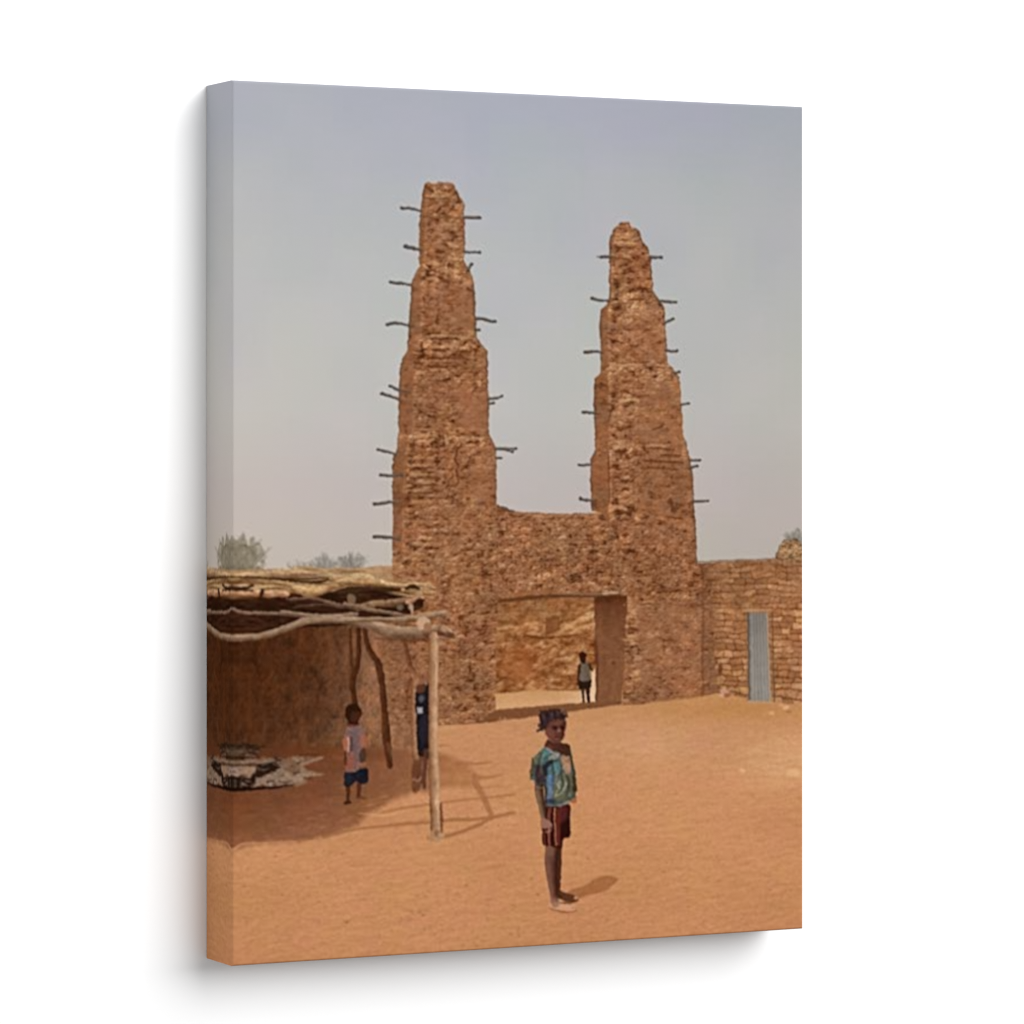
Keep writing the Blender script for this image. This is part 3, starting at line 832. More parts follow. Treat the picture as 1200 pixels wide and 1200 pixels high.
# crumbling corner right of the opening
r = np.random.RandomState(9)
for k in range(46):
    py = r.uniform(704, 824); px = r.uniform(731, 746) + (0 if py < 770 else r.uniform(-2, 6))
    if r.rand() < .42:
        blob(px, py, r.uniform(1.5, 4), r.uniform(1, 2), (94, 52, 28), 1.8, None, .65)
    else:
        blob(px, py, r.uniform(2, 4.5), r.uniform(1, 2), (206, 156, 108), 2, None, .6)
r = np.random.RandomState(3)
for k in range(40):                            # crumbs along the foot of the walls
    px = r.uniform(512, 600)
    blob(px, np.interp(px, [512, 580, 600], [849, 845, 842]) + r.uniform(-3, 1.5), r.uniform(1, 3), r.uniform(.7, 1.4), (206, 156, 112) if r.rand() < .5 else (110, 66, 38), 1.6, None, .55)
stroke([(515, 849.5), (550, 848), (582, 845)], .9, (112, 68, 40), 1.6, None, .6)
stroke([(740, 825.5), (798, 819), (838, 812)], .8, (140, 92, 58), 2.0, None, .5)

# ---- child standing in the gateway
K3 = R_KID3
blob(677.5, 776, 3, 5, (222, 170, 134), 3, None, .5)
DS = (52, 26, 16)
stroke([(683, 807), (683.5, 815), (684, 822.5)], [2.2, 1.7, 1.4], (66, 46, 32), 1.0, K3)
stroke([(688.5, 806), (689.5, 814), (690, 822.5)], [2.4, 1.7, 1.4], (48, 26, 18), 1.0, K3)
patch([(678.6, 797), (691.5, 796), (692.3, 805), (689, 808), (684, 807.5), (678.5, 807)], (42, 27, 20), 1.0, K3)
patch([(680, 777), (683, 775.5), (688, 776), (691.5, 780), (691, 790), (690.6, 797.5), (679.6, 798), (679, 788), (678.8, 780)], (101, 86, 70), 1.3, K3, grain=.08)
stroke([(679, 780), (677.7, 791), (677, 802)], [1.5, 1.3, 1.1], (72, 38, 26), 1.0, K3)
stroke([(690.5, 779), (692, 783.5), (694.5, 785.5)], [2.0, 1.6, 1.0], (64, 48, 32), 1.0, K3)
patch([(680.5, 784), (684, 779), (686, 790), (684, 797), (681, 797)], (122, 108, 90), 2, None, .45)
patch([(679, 766), (681, 764.2), (684.5, 764), (687.2, 767), (686.7, 772), (685.5, 777), (682, 777), (680, 772)], DS, 1.2, K3)

# ---- bundle and pale cloth under the roof
CB = R_CLOTH
patch([(266, 872), (280, 871), (296, 872), (306, 874), (303, 881), (296, 885), (284, 890), (266, 890)], (52, 37, 25), 3.5, CB, .85, grain=.5, rough=4.5, rs=8)
patch([(268, 877), (292, 878), (286, 884), (268, 886)], (92, 74, 56), 3, CB, .5)
stroke([(256, 890), (276, 890), (290, 885), (304, 877), (311, 875)], [2, 2, 1.6, .6], (30, 17, 10), 3, CB, .5)
patch([(262, 893), (290, 891), (310, 887), (330, 889), (346, 887), (356, 886), (368, 889), (379, 886.5), (370, 892), (356, 896), (362, 904), (379, 907), (362, 910), (360, 917), (352, 919.5), (330, 921), (300, 923), (262, 925)],
      (128, 100, 80), 2.6, CB, .92, grain=.26, gs=5, rough=1.6)
patch([(300, 912), (320, 905), (340, 905), (357, 907), (358, 915), (330, 919), (300, 921)], (146, 120, 100), 3.5, CB, .75, grain=.18, rough=1.5)
patch([(331, 897), (338, 890), (352, 890), (356, 895), (345, 898), (352, 901), (350, 905), (338, 905)], (116, 84, 60), 2.5, None, .75)
stroke([(344, 888), (354, 895), (366, 891), (379, 886.5)], [1.4, 2.0, 1.4, .6], (152, 122, 98), 2.2, CB, .8)
stroke([(356, 907.5), (366, 908), (379, 907)], [1.6, 1.2, .5], (158, 128, 104), 2.0, CB, .8)
stroke([(350, 886), (362, 884), (379, 886)], [.6, .8, .4], (70, 36, 18), 1.5, None, .6)
stroke([(358, 912), (366, 913)], [1.6, .6], (86, 46, 24), 1.8, None, .7)
patch([(264, 899), (302, 897.5), (298, 909), (293, 913), (264, 913)], (150, 117, 94), 2.2, CB, .92, False, grain=.12)
patch([(268, 900), (279, 900), (278, 913), (268, 913)], (140, 124, 116), 2.5, None, .5)
patch([(301, 897), (309, 894), (318, 893), (328, 899), (324, 902), (314, 907), (303, 911), (299, 908)], (32, 18, 12), 3.0, CB, .9, grain=.3, rough=1.8, rs=4)
patch([(302, 894), (312, 891), (310, 895)], (150, 118, 100), 1.5, None, .6)
patch([(266, 911), (280, 911), (291, 913), (298, 906), (300, 910), (295, 922), (288, 925), (266, 926)], (29, 15, 10), 2.4, CB, .92, grain=.3, rough=1.0, rs=4)
for px in (270, 276, 283):
    stroke([(px, 915), (px, 922)], 1.7, (92, 74, 56), 2.2, None, .7)
stroke([(264, 897), (284, 896.5), (300, 896)], [2, 1.5], (58, 38, 24), 2, None, .6)
stroke([(262, 926), (300, 924), (322, 922.5), (342, 920)], [2.2, 1.8, 1.2, .5], (26, 13, 9), 1.8, CB, .9)
patch([(318, 893), (330, 890), (326, 896)], (44, 24, 16), 2, None, .8)

r = np.random.RandomState(21)
for k in range(95):
    px = r.uniform(266, 350); py = r.uniform(872, 921) if px < 306 else r.uniform(888, 921)
    dk = r.rand() < (.62 if px < 325 else .4)
    stroke([(px, py), (px + r.uniform(2, 9), py + r.uniform(-3, 3))], [r.uniform(.6, 1.6), .5], (40, 24, 16) if dk else (158, 130, 108), 1.8, None, r.uniform(.3, .7))

# ---- poles behind
for pts, w, cc in (([(410, 738), (411, 770), (413, 800)], [1.6, 1.4, 1.8], (84, 46, 24)), ([(420, 738), (420, 770), (416, 790), (413, 802), (417, 830)], [2.0, 2.4, 3.0, 2.4], (70, 36, 19)),
                   ([(427.5, 738), (432, 760), (443, 778), (448, 805), (451, 838), (453, 867), (457, 897)], [2.6, 2.6, 3.4, 3.0, 3.2, 4.2, 2.4], (76, 40, 21)),
                   ([(473, 748), (477, 765), (481, 781), (484, 792)], [2.4, 2.2, 2.6, 3.2], (110, 66, 42)), ([(484, 790), (478, 800), (476, 812), (477, 824)], [2.6, 2.2, 1.8, 1.2], (122, 72, 44)),
                   ([(483, 788), (490, 797), (496, 806)], [2.6, 3.0, 2.6], (150, 100, 70))):
    k = reg('printed_pole', R_SHELTER)
    stroke(pts, np.array(w) * 1.22, cc, 1.4, k, .95, hi=np.array(cc) * .8, lo=np.array(cc) * 1.15, grain=.25, rough=.8)
stroke([(455, 872), (459, 885), (464, 897)], [2, 3, 1.5], (128, 88, 66), 3, None, .5)
k = reg('printed_pole', R_SHELTER)
stroke([(484.5, 800), (484.5, 840), (485.5, 875), (489, 904), (487, 912)], [3.6, 3.4, 3.6, 3.2, 2.6], (158, 108, 76), 1.6, k, .92, hi=(176, 126, 92), lo=(120, 76, 50), grain=.2, rough=.8)

# ---- person half hidden behind the post
K2 = R_KID2
stroke([(494, 884), (491, 900), (489, 914)], [3.4, 2.6, 2], (104, 62, 44), 1.8, K2, .9)
stroke([(500, 884), (500, 905), (499, 924)], [3, 2.6, 2.4], (152, 102, 74), 1.8, None, .6)
patch([(483, 896), (488, 890), (494, 900), (496, 914), (493, 922), (489, 928), (483.5, 927), (482.5, 912)], (98, 58, 40), 2.4, K2, .85, grain=.2, rough=1)
stroke([(484, 913), (490, 915), (494, 911)], 1.2, (176, 122, 88), 1.6, None, .7)
patch([(486.5, 813), (492, 810), (499, 804), (503, 806), (503, 884), (497, 886), (490, 883), (488, 850)], (32, 25, 28), 2.0, K2, grain=.3, rough=.8)
stroke([(499, 880), (498, 900), (497, 922)], [3.0, 2.4, 2.2], (84, 50, 36), 1.8, K2, .85)
blob(494, 806, 5, 5.5, (78, 44, 32), 2, K2, .85)
stroke([(488, 806), (493, 800), (499, 796)], [2.2, 3, 2.6], (140, 92, 66), 1.8, K2, .8)
patch([(488, 805), (493, 803), (497, 806), (495, 811), (489, 812)], (92, 52, 38), 1.6, K2, .9)
blob(493.5, 819, 3.6, 4.5, (74, 80, 92), 2.4, None, .9)
patch([(488.5, 829), (495.5, 828.6), (495.2, 836), (489, 836.4)], (172, 162, 164), 1.8, None, .9, False)
patch([(491, 845), (500, 838), (501, 862), (494, 872)], (40, 38, 50), 3, None, .6)

# ---- child under the shelter
K1 = R_KID
stroke([(407.6, 918), (408, 928), (407.6, 938)], [3.2, 2.2, 1.8], (78, 40, 26), 1.3, K1)
stroke([(421, 915), (420.6, 926), (420, 934)], [3.2, 2.4, 1.8], (84, 44, 28), 1.3, K1)
stroke([(404.5, 941), (410, 940.6)], [1.6, 1.8], (58, 34, 20), 1.4, K1)
stroke([(419, 934), (427, 935)], [1.6, 1.2], (92, 56, 36), 1.6, K1, .8)
patch([(404, 906), (413, 903), (420, 901.5), (430.5, 900.5), (431.5, 909), (431, 917), (423, 918.5), (417, 916), (412, 920.5), (404, 921), (403.2, 913)], (27, 26, 36), 1.5, K1, grain=.2)
patch([(405, 908), (412, 906), (411, 917), (405, 919)], (38, 42, 50), 2, None, .6)
patch([(416, 906), (420, 905), (420, 914)], (42, 30, 50), 2, None, .5)
patch([(406, 852), (411, 849), (420, 849.5), (425, 853), (428, 862), (428.5, 872), (423, 876), (425, 888), (419, 902), (412, 905), (405, 903), (404.5, 885), (402.5, 876), (402, 866)], (122, 92, 86), 1.6, K1, grain=.22)
patch([(412, 855), (420, 855), (421, 876), (413, 880)], (104, 84, 88), 3, None, .6)
patch([(402.5, 865), (407, 862), (408, 880), (403.5, 880), (401.8, 874)], (176, 96, 70), 2.8, K1, .8)
stroke([(408.4, 864), (408.4, 880)], .9, (212, 170, 142), 1.4, None, .8)
stroke([(411.5, 864), (411.8, 879)], 1.6, (84, 56, 54), 1.8, None, .75)
patch([(423, 861), (427.5, 862), (429.5, 872), (426, 876), (421, 872)], (168, 94, 72), 2.8, K1, .8)
patch([(406, 888), (411, 884), (415.5, 890), (414, 901), (408, 903), (405, 897)], (150, 78, 56), 3.2, None, .75)
stroke([(405, 882), (404.8, 896)], 1.4, (70, 36, 24), 1.4, K1, .8)
patch([(422, 880), (428, 878), (428.5, 890), (422, 893)], (72, 52, 40), 1.8, K1, .9)
stroke([(423, 896), (428, 894.5)], 1.8, (150, 96, 74), 1.6, K1, .8)
patch([(408, 846), (418, 846), (420, 850), (413, 852), (407.5, 850)], (70, 28, 18), 1.6, K1)
patch([(404, 836), (406, 828), (412, 824.8), (419, 826), (422, 830), (424, 835), (421.5, 842), (418, 848), (410, 848), (406, 842)], (46, 23, 13), 1.5, K1, grain=.12)
patch([(412, 836), (418, 834), (423, 836), (420, 844), (414, 847), (411, 843)], (76, 38, 22), 3, None, .8)
patch([(408, 849), (413, 852.5), (419, 850)], (150, 100, 92), 1.8, None, .5)

# ---- roof of the shelter
s, sd = poly_sd([(262, 671), (300, 671), (335, 667), (352, 663.5), (365, 664), (380, 667), (402, 672.5), (415, 670), (427, 672), (437, 675), (447, 680), (458, 683), (474, 684), (490, 681.5),
                 (500, 684), (513, 692), (508, 697), (498, 700), (495, 712), (470, 724), (440, 731), (400, 733), (340, 737), (300, 741), (262, 741)], 5, .8, 4)
x, y = X[s], Y[s]
yy = y - np.interp(x, [262, 335, 355, 380, 402, 437, 474, 513], [671, 667, 664, 667, 672, 675, 684, 690])
wv = yy + 1.8 * noise(x, y, 40, 12, 2)
t = 0.45 * fbm(x, y, 16, 3, 6, 0.16) + 0.35 * noise(x, y, 30, 2.0, 9)
lit = ramp(t + np.interp(wv, [0, 5, 9, 11, 14, 22, 27, 32, 36], [.55, .35, .1, -.35, .25, .35, -.05, -.5, -1]),
           [(-1, (46, 24, 12)), (-.45, (92, 58, 32)), (-.05, (146, 106, 68)), (.3, (182, 144, 98)), (.65, (204, 170, 122)), (1, (220, 190, 146))])
und = ramp(0.5 + 0.5 * fbm(x, y, 12, 3, 8, .2), [(0, (28, 13, 7)), (.5, (52, 28, 16)), (1, (86, 54, 34))])
k = np.clip((wv - np.interp(x, [262, 340, 400, 440, 513], [29, 30, 22, 14, 15])) / 3, 0, 1)[..., None]
lay(s, lit * (1 - k) + und * k, cov(sd, 1.2), R_SHELTER)
# layers of straw and branches
IMG[s] = IMG[s] * np.where((IDS[s] == R_SHELTER)[..., None], np.array([.98, .975, .98], np.float32), 1)
for pts, w, cc, hi, lo in (
        ([(262, 673), (300, 674), (340, 672), (384, 676), (400, 677), (432, 676)], [2.5, 2.6, 4.6, 3.2, 2.0], (186, 148, 108), (212, 176, 134), (148, 108, 74)),
        ([(262, 681), (285, 677), (300, 680), (330, 683), (352, 687), (366, 691)], [2.5, 3.8, 3.6, 4.2, 5.0], (182, 140, 92), (202, 164, 114), (126, 86, 52)),
        ([(262, 695), (272, 694), (300, 695.5), (336, 697)], [4.0, 4.0, 4.0, 3.0], (192, 134, 94), (226, 184, 142), (150, 94, 62)),
        ([(345, 690), (365, 695), (380, 691), (396, 684), (420, 681), (445, 683), (470, 687), (494, 685)], [4.6, 6, 5.2, 4.6, 4.6, 3.4, 2.6, 2.2], (190, 148, 98), (216, 182, 128), (140, 94, 56)),
        ([(420, 677), (432, 676), (445, 681), (456, 686)], [2.4, 3, 2.6, 1.4], (204, 172, 122), (220, 192, 146), (176, 138, 90)),
        ([(352, 666), (365, 666), (378, 669)], [1.6, 2, 1.2], (174, 138, 96), (186, 152, 112), (160, 120, 84)),
        ([(418, 712), (444, 708), (470, 705), (492, 697)], [4, 5, 4, 3], (140, 104, 74), (176, 136, 98), (96, 62, 40)),
        ([(478, 706), (488, 701), (494, 697)], [2.5, 2.8, 2], (190, 140, 104), (206, 160, 122), (150, 96, 66)),
        ([(492, 685), (503, 687), (513, 692)], [2.2, 3.0, 1.4], (186, 140, 98), (206, 162, 118), (140, 92, 58)),
        ([(496, 694), (506, 696), (513, 694)], [1.2, 1.8, .8], (170, 120, 82), (196, 150, 108), (140, 92, 58))):
    stroke(pts, w, np.array(cc) * [.97, .965, .98], 1.5, R_SHELTER, .92, hi=np.array(hi) * [.98, .975, .99], lo=np.array(lo) * [.92, .91, .93], grain=.28, rough=1.0, gseed=int(pts[0][0]) % 9)
r = np.random.RandomState(17)
for k in range(50):
    px = r.uniform(264, 490)
    top_ = np.interp(px, [262, 335, 355, 380, 402, 437, 474, 513], [671, 667, 664, 667, 672, 675, 684, 690])
    py = top_ + r.uniform(-1, 24 if px < 430 else 14)
    l = r.uniform(10, 46)
    dk = r.rand() < .5
    stroke([(px, py), (px + l * .5, py + r.uniform(-1.5, 2)), (px + l, py + r.uniform(-2, 3.5))], [.5, r.uniform(.7, 1.5), .4],
           (92, 60, 36) if dk else (206, 170, 124), 1.7, None, r.uniform(.2, .5))
for k in range(26):                            # loose ends hanging and standing out
    px = r.uniform(300, 506)
    top_ = np.interp(px, [262, 335, 355, 380, 402, 437, 474, 513], [671, 667, 664, 667, 672, 675, 684, 690])
    stroke([(px, top_ + 2), (px + r.uniform(-6, 8), top_ - r.uniform(1, 4.5))], [.7, .4], (150, 116, 80), 1.2, None, .7)
for pts, w in (([(262, 678), (276, 676), (300, 677), (340, 679), (384, 677)], [1.0, .8, 1.2, .6]), ([(296, 692), (262, 691), ], 1.0), ([(272, 688), (284, 690), (296, 686)], [2.4, 2, 1.5]), ([(308, 692), (306, 699)], 2.0),
               ([(340, 681), (372, 682), (385, 679)], [.8, 1.6, .8]), ([(372, 701), (390, 697), (410, 692), (440, 692), (468, 691)], [2, 4, 4.6, 3.4, 2]), ([(476, 690), (484, 687.5), (491, 690)], [1.6, 3.0, 1.2]), ([(388, 700), (402, 704), (416, 699)], 3.0),
               ([(440, 712), (458, 714), (466, 713)], [1.4, 1.2]), ([(476, 714), (481, 711)], [2.8, 2.2])):
    stroke(pts, w, (42, 22, 12), 1.8, None, .85)
for pts, w, cc, hi, lo in (
        ([(262, 719.5), (268, 717.6), (272.5, 713.6), (284, 718.4), (312, 719), (340, 720), (358, 724), (372, 726)], [2, 2, 1.8, 2.2, 2.2, 2.6, 3, 2.4], (124, 92, 76), (156, 124, 104), (80, 52, 38)),
        ([(330, 717), (375, 722), (418, 720)], [1.6, 2.2, 2.4], (150, 122, 98), (176, 148, 122), (104, 76, 56)),
        ([(336, 702), (368, 702), (385, 706), (405, 711), (420, 716)], [1.6, 2.2, 2.0, 1.8], (112, 82, 64), (140, 108, 86), (70, 44, 30)),
        ([(345, 712), (380, 709), (402, 713)], [1.2, 1.8, 1.4], (84, 58, 44), (112, 84, 66), (50, 28, 18)),
        ([(404, 708), (420, 712), (440, 716), (460, 719), (476, 722)], [2.8, 3.0, 2.8, 2.6, 2.2], (132, 102, 78), (164, 132, 104), (84, 56, 38)),
        ([(262, 741), (268, 746), (273, 748), (290, 747), (312, 744), (334, 737), (352, 730), (366, 727), (392, 726.5), (416, 728), (440, 734), (456, 740), (480, 741), (508, 741)],
         [4.2, 4.2, 4.2, 4.0, 4.0, 4.4, 4.8, 4.2, 4.2, 4.8, 7.0, 8.0, 6.2, 6], (156, 122, 96), (184, 150, 120), (106, 74, 54)),
        ([(400, 727), (430, 726), (460, 726), (490, 724), (512, 720), (521, 719)], [2.6, 2.8, 3.0, 3.6, 3.8, 3.8], (160, 126, 98), (190, 156, 124), (104, 72, 52)),
        ([(498, 741), (514, 738), (524, 741), (531, 744.5)], [5, 6.6, 5.6, 3.4], (136, 98, 74), (186, 146, 114), (84, 50, 32))):
    k = reg('printed_beam', R_SHELTER)
    stroke(pts, w, np.array(cc) * .96, 1.4, k, .97, hi=np.array(hi) * .97, lo=np.array(lo) * .92, grain=.2, rough=.7, gseed=int(pts[0][0]) % 9)
stroke([(262, 729), (272, 722), (290, 724), (312, 733), (290, 737), (262, 738)], [2, 2, 2, 1.5], (86, 44, 24), 3, None, .5)
for px, py, rx, ry, cc in ((412, 702, 5.5, 6, (128, 98, 74)), (496, 730, 8, 7, (204, 164, 132)), (501, 735, 5, 5, (150, 108, 80)), (525, 720, 2.6, 4.2, (158, 116, 86)), (481, 711, 3, 4, (178, 146, 118)), (469, 712, 4, 3.4, (110, 94, 80)), (506, 747, 6, 3, (66, 32, 18)), (521, 737, 4, 4, (170, 132, 104)), (483, 716, 1.6, 4, (196, 160, 128)), (528, 744, 4, 2.4, (92, 58, 40))):
    blob(px, py, rx, ry, cc, 2.0, None, .9)
stroke([(519, 729), (524, 730), (531, 731)], [2, 1.6], (120, 78, 54), 2, None, .6)
stroke([(440, 748), (470, 750), (500, 750)], [1, 1.6, 2], (92, 54, 34), 2.5, None, .7)

# front post
k = reg('printed_post', R_SHELTER)
pts = [(508, 746), (507.6, 800), (507.4, 860), (508.8, 910), (510.8, 950), (512.2, 978)]
q = spline(pts, 6)
s, sd, al, ac = line_sd(q, [6.4, 5.8, 5.4, 6.0, 6.8, 8.2])
c = ramp(-ac + .16 * noise(al * 90, ac * 4, 5, 2, 3), [(-1, (122, 80, 52)), (-.55, (150, 106, 74)), (0, (182, 140, 106)), (.5, (203, 164, 130)), (1, (186, 144, 108))])
c *= (1 + .13 * fbm(al * 160, ac * 3.0, 5, 3, 4) - .25 * np.clip(noise(al * 120, ac * 2, 3.5, 1.2, 7) - .5, 0, 1))[..., None] * np.array([.985, .965, .95], np.float32)
sd = sd + 0.7 * fbm(X[s], Y[s], 12, 2, 5, 1.6)
lay(s, c, cov(sd, 1.3), k)
stroke([(516.4, 942), (517.4, 960), (517.2, 976)], [1.4, 1.8, 1.4], (112, 58, 34), 1.4, None, .8)
stroke([(512, 936), (511, 942), (513, 948)], .9, (224, 186, 146), 1.4, None, .7)
patch([(504, 974), (516, 973), (520, 980), (516, 985), (506, 986), (500, 982)], (178, 134, 96), 2.2, k, .85, grain=.14)
blob(511, 977, 3, 4, (120, 84, 58), 2, None, .6)
stroke([(508, 775), (509, 820)], .7, (140, 104, 78), 1.6, None, .6)

# ---- the child standing in front
G = R_GIRL


def g1(*p):
    return [(590 + a / 7.5, 810 + b / 7.5) for a, b in p]


def g2(*p):
    return [(590 + a / 7.5, 930 + b / 7.5) for a, b in p]


patch(g2((560, 880), (600, 845), (720, 800), (830, 735), (940, 722), (1005, 752), (940, 820), (880, 860), (770, 885), (660, 925), (590, 915)), (161, 103, 63), 2.2, None, .92, grain=.05)
# far foot and leg, then the near one
patch(g2((480, 840), (520, 860), (570, 880), (640, 905), (660, 925), (640, 948), (570, 955), (510, 930), (480, 900)), (92, 54, 34), 1.5, G)
blob(*g2((638, 920))[0], 2.6, 2.0, (206, 156, 118), 1.6, None, .8)
stroke(g2((478, 460), (482, 600), (478, 740), (476, 870), (500, 905)), [4.4, 3.6, 3.4, 2.6, 2.6], (74, 40, 26), 1.2, G)
patch(g2((400, 985), (430, 962), (490, 940), (560, 965), (640, 985), (655, 1010), (640, 1026), (580, 1040), (500, 1030), (420, 1015)), (205, 148, 112), 1.4, G)
stroke(g2((410, 1010), (480, 1030), (580, 1043), (645, 1026)), [.6, 1.2, .8], (142, 86, 54), 1.4, None, .8)
s, sd, al, ac = line_sd(spline(g2((432, 450), (420, 560), (418, 640), (428, 760), (444, 880), (456, 965)), 6), [8.6, 7.6, 7.4, 6.2, 4.4, 4.6])
c = ramp(ac + .12 * noise(X[s], Y[s], 5, 9, 2), [(-1, (52, 26, 18)), (-.4, (84, 48, 36)), (.2, (112, 72, 60)), (.7, (124, 84, 70)), (1, (106, 66, 50))])
k = np.clip((al - .82) / .18, 0, 1)[..., None]
c = c * (1 - k) + np.array([160, 116, 92], np.float32) * k
lay(s, c, cov(sd, 1.3), G)
blob(*g2((412, 575))[0], 4, 6, (104, 62, 54), 4, None, .5)
stroke(g2((430, 475), (420, 520)), 3, (122, 96, 66), 4, None, .5)
stroke(g2((500, 958), (570, 962), (650, 944)), [.8, 1.3, .8], (96, 56, 34), 1.5, None, .8)
for a in (600, 615, 630, 643):
    stroke(g2((a, 996), (a + 8, 1012)), .5, (150, 98, 70), 1.1, None, .6)
# shorts
SHORTS = reg('shorts', G)
patch(g2((345, 320), (360, 200), (372, 110), (480, 108), (580, 100), (583, 240), (580, 368), (530, 395), (512, 470), (480, 482), (420, 462), (365, 458), (345, 440)), (62, 24, 20), 1.3, SHORTS, grain=.14)
patch(g2((480, 270), (520, 240), (580, 230), (580, 370), (530, 390), (490, 400)), (38, 14, 12), 2, None, .85)
patch(g2((490, 130), (550, 120), (545, 230), (490, 260)), (88, 36, 36), 3, None, .7)
for a, b, cc, w in ((412, 405, (128, 66, 50), 1.0), (448, 462, (182, 116, 78), 1.0), (392, 400, (148, 80, 60), .9), (432, 425, (40, 14, 12), 1.2), (478, 480, (112, 42, 34), 1.0), (500, 490, (108, 40, 32), .8), (365, 362, (112, 60, 46), .8), (384, 380, (40, 14, 12), .9)):
    stroke(g2((a, 130), ((a + b) / 2 - 3, 290), (b, 450)), w, cc, 1.3, None, .85)
# near arm
ARM = reg('arm', G)
s, sd, al, ac = line_sd(spline(g1((318, 800), (312, 880), (330, 980), (350, 1080), (368, 1150), (392, 1210)), 6), [5.4, 5.0, 4.2, 3.6, 3.8, 4.6])
c = ramp(ac, [(-1, (48, 28, 20)), (-.5, (76, 50, 36)), (.1, (112, 84, 62)), (.6, (128, 100, 78)), (1, (110, 80, 58))])
k = np.clip((.22 - al) / .2, 0, 1)[..., None]
c = c * (1 - .45 * k)
k = np.clip((al - .8) / .2, 0, 1)[..., None]
c = c * (1 - k * .8) + np.array([142, 92, 76], np.float32) * k * .8
lay(s, c, cov(sd, 1.2), ARM)
patch(g2((330, 240), (360, 215), (405, 240), (430, 275), (412, 300), (385, 290), (360, 305), (335, 300)), (150, 102, 86), 1.5, ARM)
stroke(g2((345, 318), (400, 312), (412, 300)), [1.4, 1], (56, 22, 20), 1.4, None, .8)
stroke(g2((398, 300), (405, 340)), [1.2, .8], (158, 112, 100), 1.4, ARM, .8)
stroke(g1((290, 800), (330, 806), (362, 800)), 1.0, (168, 152, 136), 1.2, None, .8)
stroke(g1((290, 840), (330, 852), (360, 845)), .9, (150, 124, 102), 1.6, None, .6)
# far hand at the hem
patch(g1((575, 915), (620, 890), (640, 930), (638, 980), (600, 985), (575, 960)), (166, 98, 62), 1.5, reg('hand', G))
# shirt
SHIRT = reg('shirt', G)
patch(g1((372, 488), (330, 520), (290, 560), (262, 600), (245, 640), (262, 690), (240, 730), (228, 778), (262, 782), (275, 815), (320, 822), (362, 815), (370, 900), (368, 1000), (430, 1010), (500, 1008), (560, 990), (590, 965), (625, 930),
         (640, 890), (638, 790), (625, 700), (610, 620), (598, 530), (570, 468), (530, 462), (480, 480), (440, 520), (405, 500)), (76, 84, 78), 1.3, SHIRT, grain=.3, gs=4, rough=.6)
for pts, cc, sf, al in (
        (((330, 525), (375, 495), (430, 525), (400, 560), (350, 580)), (92, 146, 144), 2, .9),
        (((268, 590), (310, 555), (345, 570), (330, 620), (290, 650)), (116, 132, 108), 2, .9),
        (((240, 640), (262, 610), (275, 640), (262, 700), (235, 775), (228, 770)), (72, 74, 48), 1.6, .8),
        (((250, 590), (262, 600), (250, 640), (240, 630)), (62, 60, 40), 1.4, .8),
        (((285, 670), (330, 640), (362, 690), (362, 800), (285, 800)), (58, 46, 54), 1.8, .95),
        (((300, 700), (340, 690), (345, 740), (300, 760)), (86, 62, 74), 2, .6),
        (((350, 640), (420, 605), (455, 615), (410, 665), (380, 740), (360, 740)), (30, 40, 50), 1.8, .95),
        (((385, 590), (430, 560), (490, 555), (470, 590), (410, 605)), (176, 186, 176), 1.8, .85),
        (((345, 600), (390, 570), (400, 600), (360, 640)), (60, 110, 122), 2, .85),
        (((400, 660), (470, 620), (500, 640), (490, 720), (430, 760), (395, 720)), (88, 142, 150), 2.4, .9),
        (((385, 760), (430, 735), (450, 770), (430, 840), (390, 830)), (104, 152, 206), 2, .9),
        (((380, 830), (430, 850), (440, 900), (420, 960), (375, 960)), (120, 150, 186), 2.2, .85),
        (((372, 955), (420, 945), (470, 950), (450, 985), (372, 990)), (40, 62, 92), 1.8, .8),
        (((372, 990), (450, 998), (520, 985), (570, 962), (560, 990), (470, 1012), (372, 1006)), (132, 136, 128), 1.5, .7),
        (((500, 580), (560, 565), (590, 600), (600, 680), (575, 740), (545, 720), (520, 650)), (194, 146, 114), 1.8, .95),
        (((545, 640), (575, 650), (570, 750), (550, 720)), (206, 162, 134), 1.8, .7),
        (((450, 800), (520, 720), (600, 760), (630, 820), (610, 890), (540, 920), (460, 930)), (112, 116, 92), 3, .9),
        (((560, 770), (620, 750), (634, 860), (590, 900)), (76, 78, 50), 2.4, .8),
        (((590, 560), (612, 640), (632, 760), (640, 880), (618, 890), (612, 760), (596, 660)), (62, 54, 26), 1.6, .9),
        (((455, 470), (500, 455), (560, 465), (590, 520), (590, 570), (520, 560), (470, 520)), (70, 40, 26), 1.8, .95),
        (((470, 830), (500, 800), (540, 830), (500, 880)), (142, 158, 142), 2.4, .7),
        (((440, 930), (470, 870), (480, 880), (455, 945)), (196, 184, 138), 1.5, .8),
        (((430, 930), (520, 915), (580, 905), (560, 950), (480, 960)), (118, 118, 88), 2, .7)):
    patch(g1(*pts), np.array(cc) * .74 + np.array([14, 8, 5]), sf, None, al, grain=.22, gs=3, rough=1.5, rs=3.5, seed=int(pts[0][0]) % 11)
for pts in (((420, 620), (440, 720), (430, 820)), ((500, 700), (520, 800), (500, 900)), ((560, 740), (575, 830), (560, 920)), ((330, 560), (310, 640), (315, 720))):
    stroke(g1(*pts), [1.0, 2.0, 1.0], (30, 28, 26), 3.5, None, .45)
    stroke(g1(*[(a + 22, b) for a, b in pts]), [.8, 1.4, .8], (170, 176, 160), 3.0, None, .28)
stroke(g1((372, 492), (410, 520), (450, 545), (485, 552)), [.9, 1.2], (174, 140, 150), 1.4, None, .8)
stroke(g1((460, 920), (500, 900), (540, 845), (550, 800)), [.9, .7], (184, 182, 150), 1.5, None, .6)
